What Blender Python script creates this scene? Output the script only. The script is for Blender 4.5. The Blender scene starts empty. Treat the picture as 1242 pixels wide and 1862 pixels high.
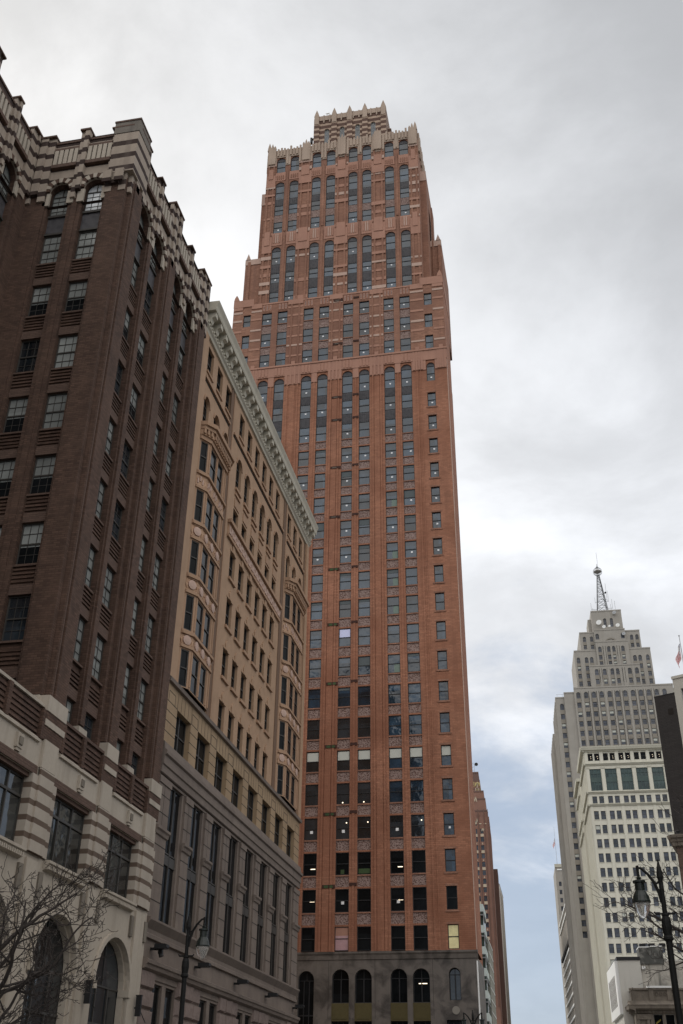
import bpy, math, random
from math import sin, cos, pi, sqrt, radians, floor
from mathutils import Matrix, Vector
random.seed(7)
SC = bpy.context.scene
COL = SC.collection

# ------------------------------------------------------------------ camera, sky, sun, exposure
cam = bpy.data.cameras.new('camera'); cam_o = bpy.data.objects.new('camera', cam); COL.objects.link(cam_o)
PITCH, ROLL, YAW = radians(30.5), radians(0.754), radians(11.5)
r = Vector((1, 0, 0)); f = Vector((0, cos(PITCH), sin(PITCH))); u = r.cross(f)
r2 = r * cos(ROLL) + u * sin(ROLL); u2 = u * cos(ROLL) - r * sin(ROLL)
M = Matrix((r2, u2, -f)).transposed().to_4x4()
cam_o.matrix_world = Matrix.Translation((0, 0, 1.6)) @ Matrix.Rotation(YAW, 4, 'Z') @ M
cam.sensor_fit = 'VERTICAL'; cam.sensor_height = 36; cam.lens = 36 * 1890 / 1862
cam.clip_start = 0.1; cam.clip_end = 6000
SC.camera = cam_o

SUN_EL, SUN_AZ = radians(36), radians(58)          # azimuth left of the street axis (+Y)
SUND = Vector((-sin(SUN_AZ) * cos(SUN_EL), cos(SUN_AZ) * cos(SUN_EL), sin(SUN_EL)))

def build_world():
    w = bpy.data.worlds.new('World'); SC.world = w; w.use_nodes = True
    nt = w.node_tree; nt.nodes.clear(); N = nt.nodes.new; L = nt.links.new
    out = N('ShaderNodeOutputWorld'); bg = N('ShaderNodeBackground'); bg.inputs[1].default_value = 0.1
    L(bg.outputs[0], out.inputs[0])
    sky = N('ShaderNodeTexSky'); sky.sky_type = 'NISHITA'; sky.sun_disc = False
    sky.sun_elevation = SUN_EL; sky.sun_rotation = -SUN_AZ
    sky.air_density = 1.0; sky.dust_density = 1.5
    tc = N('ShaderNodeTexCoord'); sep = N('ShaderNodeSeparateXYZ'); L(tc.outputs['Generated'], sep.inputs[0])
    def math_(op, a, b=None, clamp=False):
        m = N('ShaderNodeMath'); m.operation = op; m.use_clamp = clamp
        for i, v in enumerate((a, b)):
            if v is None: continue
            if isinstance(v, (int, float)): m.inputs[i].default_value = v
            else: L(v, m.inputs[i])
        return m.outputs[0]
    # flat cloud deck: project the direction onto a plane overhead
    zc = math_('ADD', math_('MAXIMUM', sep.outputs[2], 0.0), 0.22)
    px = math_('DIVIDE', sep.outputs[0], zc); py = math_('DIVIDE', sep.outputs[1], zc)
    comb = N('ShaderNodeCombineXYZ'); L(px, comb.inputs[0]); L(py, comb.inputs[1])
    def noise(scale, detail, rough, off, dist=0.0):
        mp = N('ShaderNodeMapping'); L(comb.outputs[0], mp.inputs[0]); mp.inputs['Location'].default_value = off
        n = N('ShaderNodeTexNoise'); n.inputs['Scale'].default_value = scale; n.inputs['Detail'].default_value = detail
        n.inputs['Roughness'].default_value = rough; n.inputs['Distortion'].default_value = dist
        L(mp.outputs[0], n.inputs['Vector']); return n.outputs[0]
    def ramp(v, a, b, lo=0.0, hi=1.0):
        m = N('ShaderNodeMapRange'); m.interpolation_type = 'SMOOTHSTEP'; L(v, m.inputs[0])
        for i, x in zip((1, 2, 3, 4), (a, b, lo, hi)): m.inputs[i].default_value = x
        return m.outputs[0]
    big = noise(1.1, 5, 0.55, (3.1, 0.7, 0)); med = noise(2.6, 8, 0.58, (0.4, 5.2, 0), 0.3)
    thin = noise(2.3, 8, 0.6, (7.3, 2.2, 0), 0.35)
    # brightness of the veil round the hidden sun
    dot = N('ShaderNodeVectorMath'); dot.operation = 'DOT_PRODUCT'; L(tc.outputs['Generated'], dot.inputs[0])
    dot.inputs[1].default_value = SUND
    glow = math_('POWER', math_('MAXIMUM', dot.outputs['Value'], 0.0), 5.5)
    nd = N('ShaderNodeVectorMath'); nd.operation = 'DOT_PRODUCT'; L(tc.outputs['Generated'], nd.inputs[0])
    nd.inputs[1].default_value = Vector((0.38, -0.9, 0.2)).normalized()   # extra cloud brightness behind the camera, added to light the facades
    base = ramp(sep.outputs[2], 0.42, 0.86, 9.3, 5.9)      # the deck is thicker, greyer overhead
    lum = math_('ADD', math_('ADD', base, math_('MULTIPLY', glow, 5.4)), ramp(nd.outputs['Value'], -0.05, 0.7, 0.0, 9.5))
    lum = math_('MULTIPLY', lum, math_('ADD', 0.82, math_('MULTIPLY', ramp(med, 0.32, 0.68), 0.31)))
    lum = math_('MULTIPLY', lum, math_('ADD', 0.92, math_('MULTIPLY', ramp(big, 0.32, 0.66), 0.16)))
    tint = N('ShaderNodeMix'); tint.data_type = 'RGBA'; L(math_('ADD', glow, ramp(nd.outputs['Value'], -0.1, 0.5), True), tint.inputs[0])
    tint.inputs[6].default_value = (0.925, 0.952, 1.0, 1); tint.inputs[7].default_value = (1.0, 0.98, 0.95, 1)
    cl = N('ShaderNodeMix'); cl.data_type = 'RGBA'; cl.blend_type = 'MULTIPLY'; cl.inputs[0].default_value = 1
    L(tint.outputs[2], cl.inputs[6]); cc = N('ShaderNodeCombineXYZ')
    for i in range(3): L(lum, cc.inputs[i])
    L(cc.outputs[0], cl.inputs[7])
    # the deck thins out near the horizon, away from the sun
    el = ramp(sep.outputs[2], 0.06, 0.80, -0.36, 0.46)
    cov = ramp(math_('ADD', math_('ADD', thin, el), math_('MULTIPLY', glow, 0.5)), 0.20, 0.56, 0.16, 1.0)
    blue = N('ShaderNodeMix'); blue.data_type = 'RGBA'; blue.inputs[0].default_value = 0.72
    L(sky.outputs[0], blue.inputs[6]); blue.inputs[7].default_value = (4.0, 5.0, 6.6, 1)
    mx = N('ShaderNodeMix'); mx.data_type = 'RGBA'; L(cov, mx.inputs[0]); L(blue.outputs[2], mx.inputs[6]); L(cl.outputs[2], mx.inputs[7])
    L(mx.outputs[2], bg.inputs[0])
build_world()
sun = bpy.data.lights.new('sun', 'SUN'); sun.energy = 1.5; sun.angle = radians(10); sun.color = (1, 0.95, 0.87)
sun_o = bpy.data.objects.new('sun', sun); COL.objects.link(sun_o); sun_o.location = SUND * 300
sun_o.rotation_euler = SUND.to_track_quat('Z', 'Y').to_euler()
SC.view_settings.view_transform = 'Standard'; SC.view_settings.look = 'None'
SC.view_settings.exposure = 0.0; SC.view_settings.gamma = 1.0
SC.view_settings.use_curve_mapping = False

# ------------------------------------------------------------------ materials
MATS = {}
def mat(name, col, rough=0.85, var=0.25, nscale=0.35, fine=6.0, bump=0.0, bands=None, brick=None, ornament=None,
        spec=0.3, streak=0.0, metal=0.0, stain=None, emit=None, mottle=None):
    """Principled surface; noise variation, optional brick courses, z bands or moulded ornament (object space)."""
    m = bpy.data.materials.new(name); m.use_nodes = True; MATS[name] = m
    nt = m.node_tree; N = nt.nodes.new; L = nt.links.new; b = nt.nodes['Principled BSDF']
    b.inputs['Roughness'].default_value = rough; b.inputs['Specular IOR Level'].default_value = spec
    b.inputs['Metallic'].default_value = metal
    if emit:
        b.inputs['Emission Color'].default_value = (*emit[0], 1); b.inputs['Emission Strength'].default_value = emit[1]
    geo = N('ShaderNodeNewGeometry'); sep = N('ShaderNodeSeparateXYZ'); L(geo.outputs['Position'], sep.inputs[0])
    def ma(op, a, c=None):
        q = N('ShaderNodeMath'); q.operation = op
        for i, v in enumerate((a, c)):
            if v is None: continue
            if isinstance(v, (int, float)): q.inputs[i].default_value = v
            else: L(v, q.inputs[i])
        return q.outputs[0]
    def noise(sc, det=4, vec=None):
        n = N('ShaderNodeTexNoise'); n.inputs['Scale'].default_value = sc; n.inputs['Detail'].default_value = det
        L(vec if vec else geo.outputs['Position'], n.inputs['Vector']); return n.outputs[0]
    def mix(fac, a, c, mode='MIX'):
        q = N('ShaderNodeMix'); q.data_type = 'RGBA'; q.blend_type = mode
        for i, v in ((0, fac), (6, a), (7, c)):
            if isinstance(v, (int, float)): q.inputs[i].default_value = v
            elif isinstance(v, tuple): q.inputs[i].default_value = (*v, 1)
            else: L(v, q.inputs[i])
        return q.outputs[2]
    uv = N('ShaderNodeCombineXYZ'); L(ma('ADD', sep.outputs[0], sep.outputs[1]), uv.inputs[0]); L(sep.outputs[2], uv.inputs[1])
    c = tuple(col); height = None
    if bands:                                        # (period, offset, duty, second colour): courses of two stones
        per, off, duty, c2 = bands
        fr = ma('FRACT', ma('DIVIDE', ma('ADD', sep.outputs[2], off), per))
        c = mix(ma('LESS_THAN', fr, duty), tuple(c2), c)
    if brick:                                        # (course height, mortar colour, contrast)
        h, mc, con = brick
        bt = N('ShaderNodeTexBrick'); L(uv.outputs[0], bt.inputs['Vector']); bt.inputs['Scale'].default_value = 1
        bt.inputs['Brick Width'].default_value = h * 2.9; bt.inputs['Row Height'].default_value = h
        bt.inputs['Mortar Size'].default_value = h * 0.13; bt.inputs['Mortar Smooth'].default_value = 0.3
        bt.inputs['Color1'].default_value = (1 - con, 1 - con, 1 - con, 1); bt.inputs['Color2'].default_value = (1 + con * .7,) * 3 + (1,)
        bt.inputs['Mortar'].default_value = (*mc, 1)
        c = mix(1.0, c, bt.outputs['Color'], 'MULTIPLY'); height = bt.outputs['Fac']
    if ornament:                                     # (cell scale, light colour, amount)
        sc, oc, am = ornament
        vo = N('ShaderNodeTexVoronoi'); vo.feature = 'SMOOTH_F1'; vo.inputs['Scale'].default_value = sc
        mp = N('ShaderNodeMapping'); L(uv.outputs[0], mp.inputs[0]); L(mp.outputs[0], vo.inputs['Vector'])
        mr = N('ShaderNodeMapRange'); L(vo.outputs['Distance'], mr.inputs[0]); mr.inputs[1].default_value = .15; mr.inputs[2].default_value = .5
        wv = noise(sc * 1.9, 2, uv.outputs[0])
        mk = ma('MULTIPLY', mr.outputs[0], ma('ADD', 0.3, wv)); c = mix(ma('MULTIPLY', mk, am), c, tuple(oc)); height = mr.outputs[0]
    big = noise(nscale, 5); fn = noise(fine, 3)
    v = ma('ADD', 1 - var, ma('ADD', ma('MULTIPLY', big, var * 1.3), ma('MULTIPLY', fn, var * 0.7)))
    vv = N('ShaderNodeCombineXYZ')
    for i in range(3): L(v, vv.inputs[i])
    c = mix(1.0, c, vv.outputs[0], 'MULTIPLY')
    if streak:
        st = N('ShaderNodeMapping'); L(uv.outputs[0], st.inputs[0]); st.inputs['Scale'].default_value = (1.5, 0.1, 1)
        s = noise(1.0, 5, st.outputs[0]); mr = N('ShaderNodeMapRange'); L(s, mr.inputs[0])
        mr.inputs[1].default_value = .52; mr.inputs[2].default_value = .75
        c = mix(ma('MULTIPLY', mr.outputs[0], streak), c, stain or (0.04, 0.04, 0.038))
    if mottle:                                       # (scale, colour, amount, low, high): cloudy veining or grime
        ms, mc, am, lo, hi = mottle; mr = N('ShaderNodeMapRange'); nn = N('ShaderNodeTexNoise'); nn.inputs['Scale'].default_value = ms
        nn.inputs['Detail'].default_value = 8; nn.inputs['Roughness'].default_value = .62; nn.inputs['Distortion'].default_value = .6
        L(geo.outputs['Position'], nn.inputs['Vector']); L(nn.outputs[0], mr.inputs[0]); mr.inputs[1].default_value = lo; mr.inputs[2].default_value = hi
        c = mix(ma('MULTIPLY', mr.outputs[0], am), c, tuple(mc))
    L(c, b.inputs['Base Color'])
    if bump:
        bp = N('ShaderNodeBump'); bp.inputs['Strength'].default_value = bump; bp.inputs['Distance'].default_value = 0.04
        if height is None: height = fn
        elif brick: bp.invert = True
        L(height, bp.inputs['Height']); L(bp.outputs[0], b.inputs['Normal'])
    return m

def glass(name, col, rough=0.06, ior=1.5, var=0.5, wav=0.02, spec=0.5, curtain=None):
    """dark window glass over an unlit room; slight waviness so every pane reflects a little differently."""
    m = bpy.data.materials.new(name); m.use_nodes = True; MATS[name] = m
    nt = m.node_tree; N = nt.nodes.new; L = nt.links.new; b = nt.nodes['Principled BSDF']
    b.inputs['Roughness'].default_value = rough; b.inputs['IOR'].default_value = ior; b.inputs['Specular IOR Level'].default_value = spec
    geo = N('ShaderNodeNewGeometry'); n = N('ShaderNodeTexNoise'); n.inputs['Scale'].default_value = 0.55; n.inputs['Detail'].default_value = 3
    L(geo.outputs['Position'], n.inputs['Vector'])
    mr = N('ShaderNodeMapRange'); L(n.outputs[0], mr.inputs[0]); mr.inputs[1].default_value = .35; mr.inputs[2].default_value = .65
    mx = N('ShaderNodeMix'); mx.data_type = 'RGBA'; L(mr.outputs[0], mx.inputs[0])
    q = N('ShaderNodeVectorMath'); q.operation = 'MULTIPLY'; L(geo.outputs['Position'], q.inputs[0]); q.inputs[1].default_value = (.53, .53, .6)
    fl = N('ShaderNodeVectorMath'); fl.operation = 'FLOOR'; L(q.outputs[0], fl.inputs[0]); wn = N('ShaderNodeTexWhiteNoise'); L(fl.outputs[0], wn.inputs['Vector'])
    av = N('ShaderNodeMath'); av.operation = 'MULTIPLY_ADD'; L(wn.outputs['Value'], av.inputs[0]); av.inputs[1].default_value = .65
    hf = N('ShaderNodeMath'); hf.operation = 'MULTIPLY'; L(mr.outputs[0], hf.inputs[0]); hf.inputs[1].default_value = .35; L(hf.outputs[0], av.inputs[2]); L(av.outputs[0], mx.inputs[0])
    mx.inputs[6].default_value = (*[x * (1 - var) for x in col], 1); mx.inputs[7].default_value = (*[x * (1 + var) for x in col], 1)
    L(mx.outputs[2], b.inputs['Base Color'])
    bn = N('ShaderNodeTexNoise'); bn.inputs['Scale'].default_value = 0.9; L(geo.outputs['Position'], bn.inputs['Vector'])
    bp = N('ShaderNodeBump'); bp.inputs['Strength'].default_value = wav; bp.inputs['Distance'].default_value = 0.5
    L(bn.outputs[0], bp.inputs['Height']); L(bp.outputs[0], b.inputs['Normal'])
    return m

mat('dark_brick', (.092, .053, .038), bump=.5, brick=(.11, (.62, .62, .62), .32), var=.4, streak=.4, stain=(.04, .025, .02), mottle=(.45, (.125, .074, .053), .6, .48, .7))
mat('dark_brick_trim', (.115, .072, .055), bump=.5, brick=(.11, (.7, .7, .7), .15), var=.25)
mat('white_stone', (.40, .348, .288), var=.25, streak=.5, stain=(.2, .165, .13), bump=.15)
mat('striped_stone', (.33, .272, .222), bands=(1.02, .25, .62, (.036, .021, .017)), var=.32, streak=.4, stain=(.13, .10, .085))
mat('crown_block', (.16, .14, .12), var=.6, fine=3, streak=.7, stain=(.06, .055, .05))
mat('striped_pier', (.375, .325, .272), bands=(.62, .1, .66, (.115, .08, .06)), var=.25, streak=.3, stain=(.16, .13, .1))
mat('tan_brick', (.37, .24, .155), var=.2, bump=.15, streak=.35, stain=(.24, .155, .10), mottle=(1.2, (.28, .18, .112), .5, .46, .68))
mat('tan_rustic', (.315, .222, .137), var=.3, bump=.15, streak=.4, stain=(.19, .13, .08), mottle=(.9, (.24, .165, .095), .5, .45, .66))
mat('tan_dark', (.15, .092, .06), var=.25)
mat('tan_terracotta', (.35, .21, .13), var=.3, bump=.8, ornament=(3.4, (.46, .30, .20), .9))
mat('tan_mould', (.34, .215, .14), var=.25)
mat('groove_and_shade', (.02, .016, .013), var=.1)
mat('cornice_paint', (.45, .415, .34), var=.25, streak=.35, stain=(.22, .2, .16))
mat('grey_sandstone', (.19, .152, .128), var=.45, bump=.4, fine=14, streak=.45, stain=(.09, .075, .065), mottle=(.7, (.13, .103, .088), .6, .43, .65))
mat('rough_sandstone', (.19, .145, .128), var=.6, bump=1.0, fine=5)
mat('red_brick', (.345, .158, .097), bump=.35, brick=(.17, (.80, .80, .80), .2), var=.42, nscale=.22, streak=.5, stain=(.17, .075, .048), mottle=(.13, (.225, .092, .053), .85, .42, .66))
mat('rose_brick', (.305, .156, .105), bump=.35, brick=(.17, (.82, .82, .82), .2), var=.4, nscale=.3, streak=.5, stain=(.155, .078, .058), mottle=(.16, (.20, .098, .068), .8, .43, .65))
mat('rose_terracotta', (.37, .20, .145), var=.28, bump=.3, streak=.35, stain=(.24, .125, .097))
mat('pale_terracotta', (.46, .325, .265), var=.28, bump=.3, streak=.3, stain=(.3, .2, .16))
mat('crown_terracotta', (.40, .31, .245), var=.3, bump=.3, streak=.4, stain=(.22, .155, .12))
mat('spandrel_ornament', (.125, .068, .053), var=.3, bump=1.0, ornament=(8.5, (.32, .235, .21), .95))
mat('slate_panel', (.045, .043, .048), var=.4, rough=.6, ornament=(3.5, (.085, .08, .085), .7))
mat('marble_base', (.135, .115, .100), rough=.4, var=.4, nscale=.75, fine=2.2, spec=.4, streak=.35, stain=(.05, .042, .036), mottle=(.55, (.042, .035, .030), .9, .46, .62))
mat('olive_panel', (.085, .068, .028), var=.5)
mat('window_frame', (.022, .022, .024), rough=.5, var=.1)
mat('bronze_frame', (.05, .045, .04), rough=.5, var=.2)
mat('pale_frame', (.45, .44, .41), rough=.6, var=.1)
mat('paper', (.8, .8, .8), var=.05)
mat('blind', (.52, .53, .48), var=.1)
mat('blind_dim', (.10, .115, .12), var=.3)
mat('blind_green', (.17, .22, .19), var=.2)
mat('pale_blind', (.60, .63, .86), var=.06)
mat('board_pink', (.42, .26, .27), var=.35, nscale=1.4)
mat('green_mesh', (.045, .075, .03), var=.7, fine=9)
mat('hole', (.05, .022, .016), var=.6, fine=8)
mat('roof_tar', (.06, .058, .055), var=.3)
mat('tube_light', (1, .9, .75), emit=((1, .82, .58), 2.2))
mat('lit_room', (.55, .50, .28), emit=((.62, .55, .30), .24), var=.5, nscale=2.2)
mat('limestone', (.335, .312, .278), var=.22, bump=.1, streak=.35, stain=(.24, .21, .175))
mat('limestone_dark', (.25, .225, .19), var=.25)
mat('cream_stone', (.60, .575, .49), var=.16, bump=.1, streak=.3, stain=(.38, .36, .30))
mat('cream_mould', (.47, .45, .375), var=.2)
mat('verdigris', (.075, .105, .10), var=.35)
mat('galvanized', (.33, .34, .35), rough=.5, var=.2, metal=.3)
mat('mast_steel', (.13, .135, .14), rough=.6, var=.2)
mat('dish_white', (.75, .75, .73), rough=.5, var=.1)
mat('aztec_brick', (.27, .15, .115), var=.28, bump=.1)
mat('aztec_brick_dark', (.16, .10, .085), var=.25)
mat('aztec_cream', (.56, .47, .36), var=.25)
mat('aztec_gold', (.50, .42, .20), var=.25)
mat('beige_slab', (.50, .46, .41), var=.12)
mat('pale_panel', (.50, .56, .53), var=.12, rough=.4)
mat('deck_concrete', (.24, .235, .20), var=.25)
mat('white_rail', (.78, .78, .76), var=.05)
mat('black_wall', (.042, .038, .036), var=.3, bump=.2, brick=(.22, (.8, .8, .8), .12))
mat('white_block', (.50, .48, .42), var=.15)
mat('brown_party_brick', (.13, .09, .07), var=.35, brick=(.12, (.8, .8, .8), .2))
mat('stucco_white', (.56, .54, .49), var=.15, streak=.35, stain=(.40, .38, .33))
mat('stucco_stained', (.47, .44, .385), var=.35, streak=1.0, stain=(.07, .07, .062), nscale=.9, mottle=(.5, (.17, .16, .145), .75, .5, .66))
mat('chimney_sooty', (.09, .09, .083), var=.8, fine=1.4, nscale=.7, mottle=(.9, (.30, .29, .26), .8, .52, .68))
mat('old_stone', (.17, .145, .118), var=.6, bump=.5, streak=.5, stain=(.065, .055, .045), nscale=.6, mottle=(.8, (.27, .235, .19), .6, .5, .68))
mat('old_stone_dark', (.11, .092, .075), var=.6, bump=.4)
mat('lamp_iron', (.008, .008, .008), rough=.65, var=.3, spec=.25)
mat('lamp_green', (.010, .015, .013), rough=.4, var=.3, spec=.5)
mat('bark', (.06, .05, .046), var=.6, fine=20)
mat('asphalt', (.05, .05, .052), var=.4, fine=12)
mat('pavement', (.30, .29, .27), var=.3)
mat('ground_soil', (.16, .155, .14), var=.4)
mat('line_paint', (.7, .68, .6), var=.2)
mat('flag_red', (.50, .045, .06), var=.1); mat('flag_white', (.75, .74, .73), var=.05); mat('flag_blue', (.035, .045, .14), var=.1)
mat('black_plastic', (.015, .015, .016), rough=.5, var=.1)
mat('brass_disc', (.24, .22, .19), var=.3, metal=.2, rough=.5)
mat('yellow_script', (.62, .50, .12), var=.1)
glass('glass_dark', (.018, .023, .028), ior=1.62, var=.8, wav=.05)
glass('glass_slate', (.016, .034, .056), ior=1.58, var=.9, wav=.08)
glass('glass_black', (.008, .009, .010), ior=1.3, spec=.18, rough=.12)
glass('glass_curtain', (.24, .25, .24), ior=1.5, var=.35, rough=.12)
glass('glass_painted_glare', (.75, .78, .80), ior=1.5, var=.05, rough=.1)  # near-white base colour paints one pane's bright reflection
glass('glass_shop', (.035, .037, .036), ior=1.6, var=.7, wav=.08)
glass('glass_far', (.060, .066, .082), ior=1.45, var=.6)
glass('glass_green', (.035, .06, .055), ior=1.5)
def lamp_glass():
    m = bpy.data.materials.new('lamp_glass'); m.use_nodes = True; MATS['lamp_glass'] = m
    b = m.node_tree.nodes['Principled BSDF']; b.inputs['Base Color'].default_value = (.85, .84, .82, 1)
    b.inputs['Roughness'].default_value = .15; b.inputs['Transmission Weight'].default_value = .8; b.inputs['IOR'].default_value = 1.15
lamp_glass()

# ------------------------------------------------------------------ mesh builder
class MB:
    def __init__(s, m='red_brick'): s.v = []; s.f = []; s.fm = []; s.m = m; s.smooth = False
    def face(s, pts, m=None):
        n = len(s.v); s.v += [tuple(p) for p in pts]; s.f.append(tuple(range(n, n + len(pts)))); s.fm.append(m or s.m)
    def box(s, x0, x1, y0, y1, z0, z1, m=None, bottom=True):
        P = [(x0, y0, z0), (x1, y0, z0), (x1, y1, z0), (x0, y1, z0), (x0, y0, z1), (x1, y0, z1), (x1, y1, z1), (x0, y1, z1)]
        n = len(s.v); s.v += P
        for q in ([(3, 2, 1, 0)] if bottom else []) + [(4, 5, 6, 7), (0, 1, 5, 4), (1, 2, 6, 5), (2, 3, 7, 6), (3, 0, 4, 7)]:
            s.f.append(tuple(n + i for i in q)); s.fm.append(m or s.m)
    def tube(s, pts, rad, sides=6, m=None, cap=True):
        """swept tube through pts; rad is a number or a list"""
        rs = rad if isinstance(rad, (list, tuple)) else [rad] * len(pts)
        pts = [Vector(p) for p in pts]; n0 = len(s.v); ref = None
        for i, p in enumerate(pts):
            d = (pts[min(i + 1, len(pts) - 1)] - pts[max(i - 1, 0)])
            d = d.normalized() if d.length > 1e-9 else Vector((0, 0, 1))
            if ref is None: ref = d.orthogonal().normalized()
            a = (ref - d * ref.dot(d)); a = a.normalized() if a.length > 1e-6 else d.orthogonal().normalized(); ref = a; b = d.cross(a)
            for k in range(sides):
                t = 2 * pi * k / sides; s.v.append(tuple(p + (a * cos(t) + b * sin(t)) * rs[i]))
        for i in range(len(pts) - 1):
            for k in range(sides):
                a0 = n0 + i * sides + k; a1 = n0 + i * sides + (k + 1) % sides
                s.f.append((a0, a1, a1 + sides, a0 + sides)); s.fm.append(m or s.m)
        if cap:
            s.f.append(tuple(n0 + k for k in reversed(range(sides)))); s.fm.append(m or s.m)
            s.f.append(tuple(n0 + (len(pts) - 1) * sides + k for k in range(sides))); s.fm.append(m or s.m)
    def lathe(s, c, prof, sides=16, m=None):
        """prof: (radius, z) list about the vertical axis through c"""
        s.tube([(c[0], c[1], c[2] + z) for _, z in prof], [max(r_, .001) for r_, _ in prof], sides, m)
    def build(s, name, parent=None, kind=None, smooth=False, label=None):
        me = bpy.data.meshes.new(name); off = OFF.get(parent, (0, 0, 0)) if parent else (0, 0, 0)
        me.from_pydata([(a - off[0], b - off[1], c - off[2]) for a, b, c in s.v], [], s.f)
        names = []
        for n in s.fm:
            if n not in names: names.append(n)
        for n in names: me.materials.append(MATS[n])
        ix = {n: i for i, n in enumerate(names)}
        me.polygons.foreach_set('material_index', [ix[n] for n in s.fm])
        if smooth: me.polygons.foreach_set('use_smooth', [True] * len(s.f))
        me.update()
        o = bpy.data.objects.new(name, me); COL.objects.link(o)
        if parent: o.parent = THINGS[parent]
        if kind: o['kind'] = kind
        if label: o['label'] = label
        return o
OFF = {}; THINGS = {}
def thing(key, name, label, cat, loc, rotz=0.0, group=None, local=False):
    """Empty at the thing's base; local=True when its parts are written in its own coordinates"""
    o = bpy.data.objects.new(name, None); COL.objects.link(o); o.empty_display_size = .5
    o.location = loc; o.rotation_euler = (0, 0, rotz); o['label'] = label; o['category'] = cat
    if group: o['group'] = group
    THINGS[key] = o; OFF[key] = (0, 0, 0) if local else tuple(loc)
    return o
def tag(o, label, cat, group=None):
    o['label'] = label; o['category'] = cat
    if group: o['group'] = group
    return o
def child(o, parent_obj, label=None):
    o.parent = parent_obj
    if label: o['label'] = label
    return o

class Face:
    """vertical facade plane: u runs along it, d out of it"""
    def __init__(s, ox, oy, ang=0.0): s.o = (ox, oy); s.a = ang; s.U = (cos(ang), sin(ang)); s.N = (sin(ang), -cos(ang))
    def P(s, u_, z, d=0.0): return (s.o[0] + s.U[0] * u_ + s.N[0] * d, s.o[1] + s.U[1] * u_ + s.N[1] * d, z)
    def shift(s, d): g = Face(s.o[0] + s.N[0] * d, s.o[1] + s.N[1] * d, s.a); return g
def fbox(mb, F, u0, u1, z0, z1, d0, d1, m=None):
    q = [F.P(u0, z0, d1), F.P(u1, z0, d1), F.P(u1, z0, d0), F.P(u0, z0, d0), F.P(u0, z1, d1), F.P(u1, z1, d1), F.P(u1, z1, d0), F.P(u0, z1, d0)]
    n = len(mb.v); mb.v += q
    for t in [(3, 2, 1, 0), (4, 5, 6, 7), (0, 1, 5, 4), (1, 2, 6, 5), (2, 3, 7, 6), (3, 0, 4, 7)]:
        mb.f.append(tuple(n + i for i in t)); mb.fm.append(m or mb.m)
def prism(mb, F, pts, d0, d1, m=None):
    fr = [F.P(a, b, d1) for a, b in pts]; bk = [F.P(a, b, d0) for a, b in pts]
    mb.face(fr, m); mb.face(bk[::-1], m); k = len(pts)
    for i in range(k): mb.face([bk[i], bk[(i + 1) % k], fr[(i + 1) % k], fr[i]], m)
def sweep(mb, F, prof, u0, u1, m=None):
    """moulding: profile of (d, z) from bottom to top, swept along u, with closed ends"""
    for i in range(len(prof) - 1):
        (d0, z0), (d1, z1) = prof[i], prof[i + 1]
        mb.face([F.P(u0, z0, d0), F.P(u1, z0, d0), F.P(u1, z1, d1), F.P(u0, z1, d1)], m)
    mb.face([F.P(u0, z, d) for d, z in prof][::-1] , m); mb.face([F.P(u1, z, d) for d, z in prof], m)
ARC = 10
def op(u0, u1, z0, z1, arch=False): return (u0, u1, z0, z1, arch)
def wall(mb, F, u0, u1, z0, z1, ops=(), rev=.25, d=0.0, m=None, rm=None, rect_holes=()):
    """facade sheet with recessed openings, arched ones too, and their reveals"""
    us = sorted(set([u0, u1] + [x for o in ops for x in o[:2] if u0 < x < u1]))
    zs = sorted(set([z0, z1] + [x for o in ops for x in o[2:4] if z0 < x < z1]))
    for i in range(len(us) - 1):
        cu = (us[i] + us[i + 1]) / 2; col = [o for o in ops if o[0] < cu < o[1]]; st = None
        for j in range(len(zs)):
            solid = j < len(zs) - 1 and not any(o[2] < (zs[j] + zs[j + 1]) / 2 < o[3] for o in col)
            if solid and st is None: st = zs[j]
            if not solid and st is not None:
                mb.face([F.P(us[i], st, d), F.P(us[i + 1], st, d), F.P(us[i + 1], zs[j], d), F.P(us[i], zs[j], d)], m); st = None
    for a, b, c, e, ar in ops:
        rr = (b - a) / 2 if ar else 0; sp = e - rr; R = rm or m
        if rev <= 0: continue
        mb.face([F.P(a, c, d), F.P(a, sp, d), F.P(a, sp, d - rev), F.P(a, c, d - rev)], R)
        mb.face([F.P(b, c, d - rev), F.P(b, sp, d - rev), F.P(b, sp, d), F.P(b, c, d)], R)
        mb.face([F.P(a, c, d - rev), F.P(b, c, d - rev), F.P(b, c, d), F.P(a, c, d)], R)
        if not ar: mb.face([F.P(a, e, d), F.P(b, e, d), F.P(b, e, d - rev), F.P(a, e, d - rev)], R)
        else:
            cx = (a + b) / 2; q = [(cx - rr * cos(pi * k / ARC), sp + rr * sin(pi * k / ARC)) for k in range(ARC + 1)]
            h = ARC // 2
            mb.face([F.P(a, e, d)] + [F.P(x, z, d) for x, z in q[:h + 1]], m)
            mb.face([F.P(b, e, d)] + [F.P(x, z, d) for x, z in q[h:]], m)
            for k in range(ARC):
                mb.face([F.P(*q[k], d), F.P(*q[k + 1], d), F.P(*q[k + 1], d - rev), F.P(*q[k], d - rev)], R)
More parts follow.
